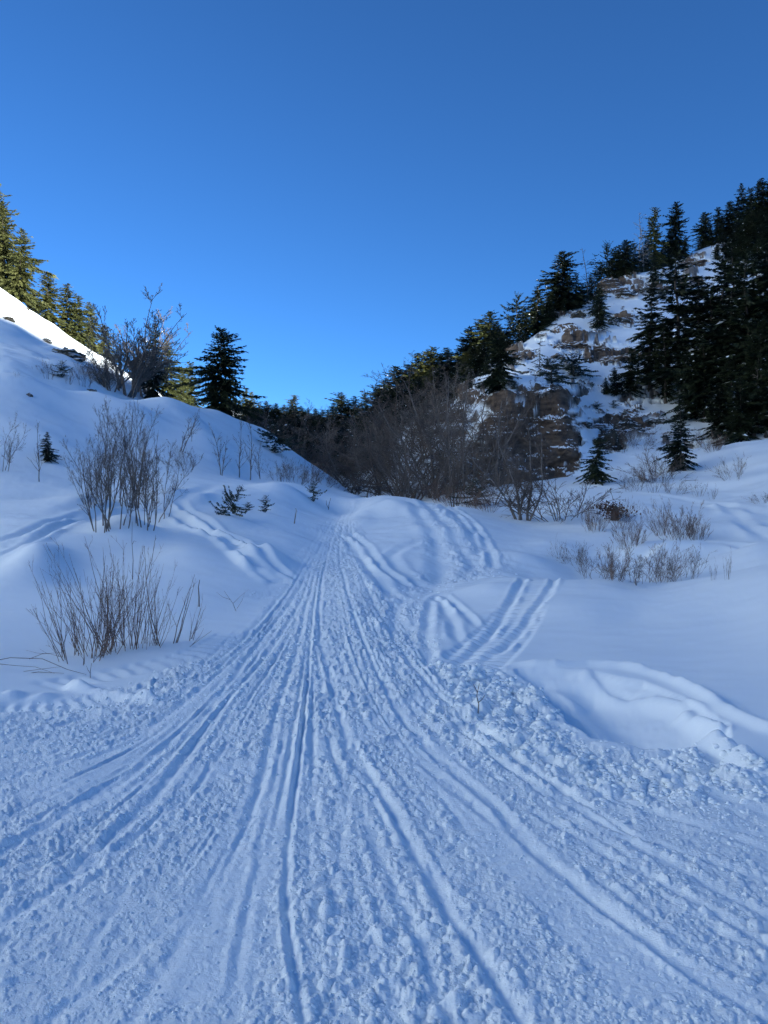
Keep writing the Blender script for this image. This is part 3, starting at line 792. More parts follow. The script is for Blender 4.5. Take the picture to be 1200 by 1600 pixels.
def bare_plant(name, seed, H, stems, lean, base_r, levels, r0, rmin, mats=('grey_bark', 'twig'), up=.35, wob=.10, stem_sides=6, stem_part='stem', bias=(0, 0)):
    """leafless plant: each main stem a part, the fine twigs one part"""
    rng = np.random.default_rng(seed)
    root = empty(name)
    az = rng.uniform(0, 2 * PI, stems) if stems > 1 else np.zeros(1)
    le = np.minimum(np.abs(rng.normal(0, lean, stems)) + lean * .25, lean * 1.9)
    if stems == 1: le = np.array([lean * .3])
    d = np.c_[np.sin(le) * np.cos(az) + bias[0], np.sin(le) * np.sin(az) + bias[1], np.cos(le)]
    st = np.c_[np.cos(az) * base_r * rng.uniform(.2, 1, stems), np.sin(az) * base_r * rng.uniform(.2, 1, stems), np.full(stems, -.12 * min(H, 1.5))]
    L = H * rng.uniform(.62, 1.05, stems); L[0] = H
    pts, rad = shoots(rng, st, d, L, r0 * rng.uniform(.7, 1.15, stems), 9, up, wob, .22)
    for i in range(stems):
        v, f = tubes(pts[i:i + 1], rad[i:i + 1], stem_sides)
        link(stem_part, mesh_np(stem_part, v, f), M[mats[0]], root)
    tw = []
    P, Rr = pts, rad
    for (per, t0, t1, ang, lf, u2) in levels:
        P, Rr = offshoots(rng, P, Rr, per, t0, t1, ang, lf, .55, rmin, u2)
        tw.append(tubes(P, Rr, 3))
    if tw:
        v, f = join(tw)
        link('twigs', mesh_np('twigs', v, f), M[mats[1]], root, 'stuff')
    root['_h'] = max(float(c_.data.vertices[i].co.z) for c_ in root.children for i in range(0, len(c_.data.vertices), 3))
    return root

def conifer(name, seed, H, Rb, base=.06, power=.8, droop=.34, whorls=46, per=5, ragged=.25, spray=1.0, dens=34, mat='needles', snow=0, gaps=0.0, lean=0.0, rise=.25):
    rng = np.random.default_rng(seed)
    root = empty(name)
    nt_ = 12
    z = np.linspace(-.06 * H, H, nt_)
    bend = np.cumsum(rng.normal(0, .006 * H, (nt_, 2)), 0) * np.linspace(0, 1, nt_)[:, None]
    pts = np.c_[bend[:, 0] + lean * (z / H) ** 2, bend[:, 1], z][None]
    rad = (.012 * H + .02) * (1 - np.linspace(0, .94, nt_))[None]
    v, f = tubes(pts, rad, 7)
    link('trunk', mesh_np('trunk', v, f), M['bark'], root)
    hs_ = base + (1 - base) * np.linspace(0, 1, whorls) ** .92
    hh = np.repeat(hs_, per) + rng.normal(0, 1.0 / whorls, whorls * per)
    hh = np.clip(hh, base * .8, .99)
    keep = rng.random(len(hh)) > gaps * (hh < .9)
    hh = hh[keep]; n = len(hh)
    az = rng.uniform(0, 2 * PI, n)
    prof = np.minimum((1 - hh) ** power, .55 + 2.2 * (hh - base)) + .025
    side = 1 + .30 * np.cos(az - seed) * np.sin(hh * 9 + seed)
    L = Rb * prof * np.exp(rng.normal(0, ragged, n)) * side
    pitch = rise * (hh - .35) * 2 - droop * (1 - hh) + rng.normal(0, .10, n)
    tz = np.interp(hh * H, z, pts[0, :, 0]), np.interp(hh * H, z, pts[0, :, 1])
    st = np.c_[tz[0], tz[1], hh * H]
    d = np.c_[np.cos(az) * np.cos(pitch), np.sin(az) * np.cos(pitch), np.sin(pitch)]
    # boughs
    k = 4
    s = np.linspace(0, 1, k)
    bp = st[:, None] + d[:, None] * (L[:, None] * s)[:, :, None]
    bp[:, :, 2] -= (droop * L)[:, None] * (s ** 2)[None] * .5 - .12 * L[:, None] * s[None] ** 4
    br = np.maximum(.010 * L + .006, .008)[:, None] * (1 - .75 * s)[None]
    v1, f1 = tubes(bp, br, 3)
    # sprays of needles set along each bough on both sides
    m = np.maximum((dens * np.clip(L / Rb, .25, 1.2)).astype(int), 4)
    idx = np.repeat(np.arange(n), m)
    t = np.concatenate([np.linspace(.12, 1.0, q) for q in m]) + rng.normal(0, .03, len(idx))
    t = np.clip(t, .08, 1.02)
    tt = np.clip(t, 0, .999) * (k - 1); i = tt.astype(int); fr = (tt - i)[:, None]
    p = bp[idx, i] * (1 - fr) + bp[idx, i + 1] * fr
    bd = unit(bp[idx, i + 1] - bp[idx, i])
    sd = unit(np.cross(bd, np.array([0, 0, 1.]))) * np.where(rng.random(len(idx)) < .5, -1, 1)[:, None]
    a = rng.normal(.85, .25, len(idx)) * np.clip(1.15 - t, .15, 1)
    sdn = bd * np.cos(a)[:, None] + sd * np.sin(a)[:, None] + np.c_[np.zeros((len(idx), 2)), rng.normal(-.10, .28, len(idx))]
    sdn = unit(sdn)
    sl = (L[idx] * .13 * (1.1 - .6 * t) + .020 * H) * rng.uniform(.6, 1.35, len(idx)) * spray
    nrm = unit(np.cross(sdn, np.cross(np.array([0, 0, 1.]), sdn)) + rng.normal(0, .45, (len(idx), 3)))
    wd = unit(np.cross(sdn, nrm))
    V, F = [], []
    off = 0
    w = sl * .21
    # three-fingered spray: a long blade and two side blades
    for (rot, ls, ws) in ((0, 1, 1), (.6, .62, .8), (-.6, .62, .8)):
        dd = sdn * math.cos(rot) + wd * math.sin(rot)
        ww = wd * math.cos(rot) - sdn * math.sin(rot)
        q0 = p - ww * (w * ws * .9)[:, None]; q1 = p + dd * (sl * ls)[:, None] - np.array([0, 0, 1]) * (sl * .12)[:, None]; q2 = p + ww * (w * ws * .9)[:, None] + dd * (sl * .15)[:, None]
        vv = np.stack([q0, q1, q2], 1).reshape(-1, 3)
        ii = np.arange(len(idx))[:, None] * 3
        V.append(vv); F.append(off + ii + np.array([0, 1, 2])[None]); off += len(vv)
    f1 = np.vstack([f1[:, [0, 1, 2]], f1[:, [0, 2, 3]]])
    v, f = join([(np.vstack(V), np.vstack(F)), (v1, f1)])
    link('crown', mesh_np('crown', v, f, False), M[mat], root)
    if snow:
        c = rng.choice(len(idx), min(snow, len(idx)), replace=False)
        pc = p[c] + np.array([0, 0, .02]) ; sc = (sl[c] * rng.uniform(.35, .8, len(c)))[:, None]
        ring = []
        for q in range(6):
            an = q * PI / 3
            ring.append(pc + (sdn[c] * math.cos(an) * .9 + wd[c] * math.sin(an) * .45) * sc * rng.uniform(.6, 1.1, (len(c), 1)) - np.array([0, 0, 1]) * sc * .10)
        vv = np.stack([pc + np.array([0, 0, 1]) * sc * .28] + ring, 1).reshape(-1, 3)
        ii = np.arange(len(c))[:, None] * 7
        ff = np.concatenate([ii + np.array([0, 1 + q, 1 + (q + 1) % 6])[None] for q in range(6)])
        o = link('snow_clump', mesh_np('snow_clump', vv, ff), M['snow'], root)
        o['kind'] = 'stuff'
    root['_h'] = H
    return root

USED = set()
PLANTS = {}
def put(kind, loc, h, label, cat, group=None, rz=None, wide=1.0, tilt=(0, 0), name=None):
    src = PLANTS[kind]
    s = h / src['_h']
    if rz is None: rz = random.uniform(0, 2 * PI)
    if kind in USED:
        o = dup(src, loc, rz, (s * wide, s * wide, s), tilt)
    else:
        USED.add(kind); o = src
        o.location = loc; o.rotation_euler = (tilt[0], tilt[1], rz); o.scale = (s * wide, s * wide, s)
    if name: o.name = name
    for k in ('group',):
        if k in o: del o[k]
    tag(o, label, cat, group)
    return o
random.seed(7)
def stand(kind, px, top, base, label, cat='conifer', group=None, Y=None, wide=1.0, rz=None, tilt=(0, 0), bv=None, sink=0.0):
    """a plant whose foot is seen (or hidden) at base and whose tip reaches top in the photograph"""
    if Y is None:
        p = spot(px, base, bv)
        if p is None: p = drop(px, 80)
    else:
        p = drop(px, Y, bv)
    ztop = CAMH + (800 - top) / FPX * p.y
    h = max(ztop - p.z, .25)
    return put(kind, p - Vector((0, 0, sink)), h, label, cat, group, rz, wide, tilt)

T = 'conifer_tree'
PLANTS.update(
    spruce=conifer(T, 1, 10, 2.8, power=.62, per=6, ragged=.35, snow=70, dens=36), spruce_b=conifer(T, 2, 10, 2.5, power=.6, per=6, snow=60, ragged=.3), fir_wide=conifer(T, 3, 10, 3.4, power=.5, per=7, whorls=48, ragged=.3, snow=60, dens=40),
    fir_ragged=conifer(T, 4, 10, 3.0, power=.5, whorls=40, per=6, ragged=.42, gaps=.12, snow=50), tall_fir=conifer(T, 5, 10, 1.55, base=.12, power=.75, whorls=48, ragged=.32, snow=70), tall_fir_b=conifer(T, 6, 10, 1.9, base=.10, power=.62, whorls=45, ragged=.36, gaps=.08, snow=90),
    olive=conifer(T, 7, 10, 3.0, power=.55, per=7, mat='needles_sunlit', ragged=.3), olive_b=conifer(T, 8, 10, 3.1, power=.55, per=7, mat='needles_sunlit', ragged=.34, whorls=40, dens=40), olive_c=conifer(T, 9, 10, 2.5, mat='needles_sunlit', power=.6, per=7, ragged=.35),
    pine=conifer(T, 10, 8, 3.0, base=.22, power=.45, whorls=24, per=5, ragged=.45, gaps=.2, droop=.05, rise=.4, spray=1.15), sparse=conifer(T, 11, 5, 1.3, base=.25, power=.55, whorls=18, per=4, ragged=.5, gaps=.25, spray=.9, snow=25),
    lone_fir=conifer(T, 16, 8, 2.9, base=.02, power=.5, per=8, whorls=44, ragged=.32, dens=44, gaps=.1),
    sapling=conifer('fir_sapling', 12, 3, .95, whorls=30, per=7, ragged=.22, dens=34, snow=15, spray=1.2, power=.7), sapling_b=conifer('fir_sapling', 13, 3, 1.15, whorls=28, per=7, ragged=.32, dens=34, snow=25, droop=.4, spray=1.2, power=.6),
    column=conifer(T, 14, 10, 2.7, base=.03, power=.36, whorls=45, per=7, ragged=.25, dens=36),
    bushy=conifer('juniper_bush', 15, 2, 1.3, base=.05, power=.4, whorls=12, per=7, ragged=.4, mat='juniper', dens=24, snow=25, droop=.05, spray=1.3),
    snag_dark=bare_plant('dead_tree', 21, 9, 1, .1, .05, [(34, .25, .98, 1.2, .2, -.1), (4, .3, 1, .7, .4, 0)], .10, .02, ('bark', 'bark'), .1, .05, 6, 'trunk'),
    snag=bare_plant('dead_tree', 20, 9, 1, .1, .05, [(38, .2, .98, 1.2, .24, -.1), (5, .3, 1, .7, .4, 0)], .10, .02, ('pale_twig', 'pale_twig'), .1, .04, 6, 'trunk'),
)
# ------------------------------------------------------------------ conifers
gl = 'sunlit conifers along the ridge above the snow slope'
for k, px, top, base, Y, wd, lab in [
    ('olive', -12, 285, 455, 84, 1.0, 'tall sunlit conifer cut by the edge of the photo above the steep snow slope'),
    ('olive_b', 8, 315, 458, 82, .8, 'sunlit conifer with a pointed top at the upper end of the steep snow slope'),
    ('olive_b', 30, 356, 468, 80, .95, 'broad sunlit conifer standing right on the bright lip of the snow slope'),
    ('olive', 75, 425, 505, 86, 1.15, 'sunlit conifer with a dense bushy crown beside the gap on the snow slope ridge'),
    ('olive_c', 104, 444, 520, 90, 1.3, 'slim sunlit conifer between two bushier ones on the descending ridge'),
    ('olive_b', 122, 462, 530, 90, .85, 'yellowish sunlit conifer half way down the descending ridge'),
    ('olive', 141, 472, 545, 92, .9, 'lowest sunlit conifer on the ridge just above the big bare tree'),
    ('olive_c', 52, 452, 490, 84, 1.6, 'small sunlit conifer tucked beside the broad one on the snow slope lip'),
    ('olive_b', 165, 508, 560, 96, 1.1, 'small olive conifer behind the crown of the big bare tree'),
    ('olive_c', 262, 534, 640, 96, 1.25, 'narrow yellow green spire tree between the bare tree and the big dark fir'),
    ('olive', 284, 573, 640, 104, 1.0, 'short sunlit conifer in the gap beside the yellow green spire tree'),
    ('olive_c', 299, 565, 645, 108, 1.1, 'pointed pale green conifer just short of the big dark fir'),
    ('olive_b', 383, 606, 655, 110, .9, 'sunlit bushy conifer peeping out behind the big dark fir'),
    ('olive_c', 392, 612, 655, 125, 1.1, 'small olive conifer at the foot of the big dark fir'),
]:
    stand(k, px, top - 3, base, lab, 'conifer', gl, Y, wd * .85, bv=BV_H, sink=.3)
stand('spruce_b', 240, 506, 605, 'dark shaded fir standing close behind the big bare tree on the crest', Y=66, wide=.62)
stand('lone_fir', 345, 514, 640, 'big dark broad fir alone on the crest of the snow bank', Y=51, wide=.88, rz=.6)
gv = 'small conifers along the far valley skyline'
for k, px, top, Y, wd in [('spruce', 405, 625, 120, 1), ('spruce_b', 417, 622, 140, 1.1), ('olive_c', 431, 626, 140, 1.2), ('spruce', 444, 628, 135, 1), ('olive_b', 458, 613, 125, .85), ('spruce', 470, 630, 140, 1), ('spruce_b', 480, 634, 145, 1),
                       ('spruce', 492, 634, 140, 1), ('spruce_b', 503, 636, 150, 1), ('spruce', 425, 634, 110, 1), ('spruce', 512, 636, 130, 1.1), ('spruce_b', 452, 640, 115, 1.2), ('spruce', 478, 648, 105, 1.2), ('spruce', 499, 650, 110, 1.2)]:
    pale = k.startswith('olive')
    stand(k, px, top, 660, 'pale topped conifer poking above the far valley skyline' if pale else 'small dark conifer in the row along the far valley skyline', 'conifer', gv, Y, wd * 1.5, bv=BV_H, sink=.5)
gd = 'dark conifers climbing from the valley floor'
for k, px, top, Y, wd, lab in [('fir_wide', 533, 616, 95, .8, 'round topped dark conifer where the valley skyline is lowest'), ('spruce', 521, 632, 100, 1, None), ('spruce', 545, 628, 98, 1, None), ('spruce_b', 556, 621, 100, 1.1, 'pointed dark conifer beside the round topped one at the valley bottom'),
                            ('olive_b', 573, 617, 92, .8, 'single tan coloured conifer between dark ones at the valley bottom'), ('spruce', 566, 640, 90, 1.1, None), ('spruce_b', 540, 655, 85, 1.2, None), ('spruce', 558, 660, 80, 1.1, None), ('spruce', 525, 665, 82, 1.2, None), ('fir_wide', 585, 625, 88, .8, None)]:
    stand(k, px, top - 6, 690, lab or 'dark conifer in the dense clump at the valley bottom', 'conifer', gd, Y, wd * 1.35, bv=BV_H, sink=.3)
gr = 'conifers along the lower ridge of the rocky hill'
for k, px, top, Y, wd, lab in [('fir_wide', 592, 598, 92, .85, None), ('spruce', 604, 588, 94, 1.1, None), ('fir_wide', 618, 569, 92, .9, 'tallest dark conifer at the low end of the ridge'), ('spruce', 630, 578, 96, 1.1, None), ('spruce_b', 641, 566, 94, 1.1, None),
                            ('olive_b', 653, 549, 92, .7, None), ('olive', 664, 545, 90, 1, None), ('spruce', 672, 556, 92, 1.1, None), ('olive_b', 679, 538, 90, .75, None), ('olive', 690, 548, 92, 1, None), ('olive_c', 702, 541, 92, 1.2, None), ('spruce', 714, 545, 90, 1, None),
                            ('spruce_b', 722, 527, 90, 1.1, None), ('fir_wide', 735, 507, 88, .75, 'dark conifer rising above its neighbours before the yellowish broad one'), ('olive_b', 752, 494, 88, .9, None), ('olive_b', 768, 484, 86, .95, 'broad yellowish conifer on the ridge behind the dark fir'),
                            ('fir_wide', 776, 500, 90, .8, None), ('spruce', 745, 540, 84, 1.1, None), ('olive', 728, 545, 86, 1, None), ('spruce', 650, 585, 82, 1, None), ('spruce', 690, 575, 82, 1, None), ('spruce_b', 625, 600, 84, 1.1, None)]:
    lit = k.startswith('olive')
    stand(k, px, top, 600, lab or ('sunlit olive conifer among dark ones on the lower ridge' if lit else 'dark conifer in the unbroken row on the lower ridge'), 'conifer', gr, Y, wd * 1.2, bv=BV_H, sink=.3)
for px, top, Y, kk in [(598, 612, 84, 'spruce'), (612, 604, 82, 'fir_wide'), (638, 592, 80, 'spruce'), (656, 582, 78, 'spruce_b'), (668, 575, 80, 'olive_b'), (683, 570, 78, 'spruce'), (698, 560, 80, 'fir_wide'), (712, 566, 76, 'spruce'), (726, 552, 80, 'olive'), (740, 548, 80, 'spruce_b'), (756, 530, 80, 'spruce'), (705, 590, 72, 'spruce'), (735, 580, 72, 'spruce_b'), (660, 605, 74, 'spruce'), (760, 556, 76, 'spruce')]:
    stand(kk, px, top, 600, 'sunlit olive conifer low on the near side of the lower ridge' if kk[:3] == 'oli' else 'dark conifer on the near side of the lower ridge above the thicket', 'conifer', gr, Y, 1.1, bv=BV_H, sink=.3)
for px, top, Y in [(398, 632, 96), (410, 640, 92), (424, 640, 100), (436, 636, 96), (447, 640, 92), (456, 634, 100), (466, 641, 94), (476, 640, 98), (486, 642, 92), (496, 644, 96), (507, 648, 92), (517, 645, 96)]:
    stand('fir_wide', px, top, 660, 'dark conifer in the front row of the far valley wood', 'conifer', gv, Y, 1.3, bv=BV_H, sink=.3)
for px, top, Y, kk in [(482, 655, 78, 'spruce'), (496, 660, 74, 'fir_wide'), (510, 655, 78, 'spruce_b'), (524, 650, 76, 'fir_wide'), (538, 668, 70, 'spruce'), (550, 660, 72, 'spruce_b'), (562, 665, 70, 'fir_wide'), (574, 650, 74, 'spruce'), (586, 645, 76, 'fir_wide'), (600, 640, 76, 'spruce'), (615, 630, 78, 'spruce_b')]:
    stand(kk, px, top, 690, 'dark conifer in the deep shade of the gully behind the trail crest', 'conifer', gd, Y, 1.2, bv=BV_H, sink=.3)
for px, top, Y, kk in [(388, 622, 74, 'fir_wide'), (399, 634, 72, 'spruce'), (411, 630, 76, 'fir_wide'), (422, 638, 72, 'spruce_b'), (433, 634, 76, 'fir_wide'), (444, 642, 72, 'spruce'), (454, 636, 76, 'fir_wide'), (465, 645, 72, 'spruce_b'), (475, 640, 76, 'fir_wide'), (486, 648, 72, 'spruce'), (497, 644, 76, 'fir_wide'), (508, 650, 74, 'spruce')]:
    stand(kk, px, top, 660, 'dark conifer in the near edge of the far valley wood behind the snow bank', 'conifer', gv, Y, 1.25, bv=BV_H, sink=.3)
gh = 'conifers on the skyline of the rocky hill'
for px, top, Y, kk in [(795, 490, 84, 'fir_ragged'), (812, 500, 82, 'spruce'), (848, 470, 87, 'spruce_b'), (866, 440, 90, 'spruce'), (888, 430, 90, 'spruce_b'), (910, 440, 90, 'fir_ragged'), (922, 425, 92, 'spruce'), (940, 405, 97, 'fir_ragged'), (955, 400, 99, 'spruce_b'), (968, 380, 100, 'spruce'), (988, 378, 102, 'fir_ragged'), (1008, 372, 104, 'spruce_b'), (1035, 372, 106, 'fir_ragged'), (1046, 360, 107, 'spruce'), (1070, 365, 108, 'spruce_b'), (1110, 345, 112, 'spruce'), (1130, 335, 112, 'fir_ragged')]:
    stand(kk, px, top, 420, 'dark conifer crowded between larger ones along the rocky hill skyline', 'conifer', gh, Y, 1.0, bv=BV_H, sink=.3)
for k, px, top, base, Y, wd, lab in [
    ('pine', 806, 460, 545, 84, .75, 'dark ragged pine leaning out over the ridge before the pointed fir'),
    ('fir_ragged', 822, 478, 530, 84, .9, 'low dark conifer beside the ragged leaning pine'),
    ('spruce_b', 838, 445, 525, 84, 1.3, 'dark conifer with a rounded top next to the pointed fir'),
    ('fir_wide', 857, 455, 510, 86, .8, 'dark conifer filling the gap under the pointed fir'),
    ('fir_wide', 878, 391, 500, 88, .95, 'large dark fir with a sharp pointed tip on the ridge skyline'),
    ('fir_ragged', 900, 425, 500, 90, .8, 'dark conifer close beside the sharp pointed fir'),
    ('sparse', 928, 396, 490, 88, .8, 'thin dark conifer in front of the bare snag on the skyline'),
    ('fir_ragged', 936, 440, 500, 84, .9, 'dark bushy conifer below the thin one near the bare snag'),
    ('pine', 950, 378, 440, 100, .55, 'open crowned pine with a pale top on the skyline above the brown rock'),
    ('fir_wide', 977, 373, 430, 98, .95, 'round dark conifer on the skyline beside the twin pale snags'),
    ('fir_ragged', 962, 385, 430, 101, .9, 'dark conifer wedged between the pale topped pine and the round one'),
    ('olive_b', 1021, 323, 405, 106, .62, 'slender conifer with a sunlit tip standing on the skyline'),
    ('column', 1057, 314, 408, 106, .72, 'thick dark columnar conifer alone on the skyline'),
    ('fir_wide', 1100, 330, 392, 112, .8, 'dark egg shaped conifer on the skyline after the open gap'),
    ('sparse', 1093, 372, 398, 108, 1.4, 'small open conifer growing on the snow ledge in the skyline gap'),
    ('column', 1122, 322, 392, 110, .6, 'dark conifer behind the egg shaped one on the skyline'),
    ('fir_ragged', 935, 452, 527, 80, 1.05, 'dark wide hanging fir just below the brown rock knob'),
    ('fir_ragged', 1021, 398, 470, 92, .95, 'dark bushy conifer on the snow ledges under the skyline gap'),
    ('fir_wide', 1120, 380, 425, 100, .8, 'dark conifer bordering the high snow ledge'),
]:
    stand(k, px, top, base, lab, 'conifer', gh, Y, wd, bv=BV_H, sink=.2)
gt = 'packed conifers at the top of the rocky hill'
for k, px, top, Y, wd in [('column', 1140, 312, 112, .75), ('tall_fir', 1152, 305, 112, 1.1), ('tall_fir_b', 1163, 284, 112, 1.0), ('fir_ragged', 1174, 290, 108, .8), ('tall_fir', 1183, 281, 112, 1.1), ('tall_fir_b', 1194, 273, 108, 1.1), ('fir_wide', 1206, 276, 108, .8),
                        ('fir_ragged', 1148, 345, 104, 1), ('fir_wide', 1168, 335, 102, .9), ('fir_wide', 1188, 325, 100, .9), ('column', 1204, 330, 96, .9), ('tall_fir_b', 1222, 280, 105, 1.1), ('fir_ragged', 1133, 360, 103, .9), ('fir_wide', 1158, 365, 98, .9), ('fir_ragged', 1182, 370, 94, 1), ('fir_wide', 1203, 380, 88, 1)]:
    stand(k, px, top, 400, 'dark conifer in the packed stand at the very top corner of the hill', 'conifer', gt, Y, wd, bv=BV_H, sink=.3)
gw = 'tall dark firs standing in front of the rocky hillside'
for k, px, top, base, wd, lab in [
    ('tall_fir_b', 1062, 398, 612, 1.55, 'tallest broad dark fir in front of the hillside, next to the open rock'),
    ('tall_fir', 1015, 447, 612, 1.35, 'slimmer dark fir on the rock side of the tallest broad one'),
    ('tall_fir_b', 1120, 386, 625, 1.3, None), ('tall_fir', 1092, 430, 640, 1.3, None), ('tall_fir', 1150, 380, 630, 1.3, None), ('tall_fir_b', 1172, 400, 650, 1.2, None), ('tall_fir', 1192, 376, 640, 1.4, None), ('tall_fir_b', 1135, 450, 650, 1.2, None),
    ('tall_fir', 1208, 410, 640, 1.3, None), ('tall_fir_b', 1160, 470, 655, 1.2, None), ('fir_wide', 1190, 500, 668, .85, None), ('fir_ragged', 1100, 520, 655, .9, None), ('tall_fir', 1040, 500, 630, 1.3, 'narrow fir with bare lower trunk beside the snow chute'),
    ('spruce', 1080, 560, 655, 1.1, 'medium dark spruce at the foot of the tall firs above the snow'), ('spruce_b', 1145, 560, 672, 1.2, None), ('tall_fir_b', 1215, 540, 680, 1.2, None), ('tall_fir', 1110, 450, 640, 1.3, None), ('fir_wide', 1178, 440, 640, .8, None),
    ('spruce', 1125, 598, 682, 1.15, 'short dense spruce at the lower edge of the dark firs'), ('spruce', 1158, 590, 690, 1.2, 'dark pyramid spruce nearest the snow at the edge of the firs'),
    ('fir_wide', 780, 517, 612, .92, 'dark compact fir at the top of the brown cliff'),
    ('spruce', 985, 543, 618, 1.1, 'dark spruce with two smaller ones beside it on the hillside'), ('spruce_b', 961, 574, 618, 1.3, 'middle sized of three young spruces in a step on the hillside'), ('sapling', 946, 590, 616, 1.2, 'smallest of three young spruces in a step on the hillside'),
    ('sparse', 843, 517, 573, .8, 'thin see through conifer on the snow below the pointed fir'),
    ('sapling_b', 931, 684, 755, 1.0, 'young fir standing beside the foot of the brown cliff'),
    ('sapling', 1064, 634, 735, .95, 'neat young fir on the snow slope behind the arching shrub'),
    ('sapling', 74, 675, 721, 1.05, 'tiny green fir on the open snow bank'),
]:
    pl = not lab or 'fir' in lab
    stand(k, px, top, base, lab or 'tall dark fir in the dense wall of trees on the hillside', 'conifer', gw, None, wd)
for px, top, base, wd, lab in [(862, 560, 598, 1.5, 'low spreading juniper on the snow below the thin conifer'), (897, 552, 588, 1.3, 'rounded juniper with snowy branches higher on the hillside'), (802, 597, 608, 1.3, 'small juniper tuft on top of the cliff edge'),
                              (932, 628, 640, 1.3, 'flat dark juniper on the open snow above the grey rock'), (959, 626, 638, .9, 'little dome shaped evergreen on the open snow'), (872, 598, 606, 1.2, 'tiny juniper above the ledges of the cliff'),
                              (975, 640, 650, .9, 'speck of evergreen on the snow under the young spruces'), (925, 597, 606, .8, 'tiny grey juniper in the middle of the hillside snow'),
                              (97, 565, 590, .8, 'dark evergreen tuft among bare shrubs on the bank crest'), (430, 662, 708, .95, 'dark evergreen bent over on the steep bank'), (742, 750, 790, 1.0, 'low dark evergreen shrub under the bare thicket'),
                              (490, 752, 784, .5, 'grey green tuft hanging on the cut bank beside the trail'), (415, 775, 800, .6, 'small evergreen sprig poking from the snow terrace'), (388, 792, 798, 1.0, 'barely showing evergreen tip beside the sprig on the terrace')]:
    stand('bushy', px, top, base, lab, 'juniper bush', 'junipers and low evergreens on the snow', None, wd)
for px, top, base, Y, lab in [(918, 385, 480, 90, 'bare dead snag standing beside the thin dark conifer on the skyline'), (998, 335, 420, 104, 'pale dead tree with bare branches on the skyline'), (1006, 350, 415, 102, 'shorter pale dead tree close beside the taller pale one')]:
    stand('snag_dark' if px < 950 else 'snag', px, top, base, lab, 'dead tree', 'dead trees on the rocky hill', Y, 1.0, bv=BV_H)
stand('snag', 1180, 560, 672, 'pale thin dead trunk in front of the dark wall of firs', 'dead tree', 'dead trees on the rocky hill', None, .6)

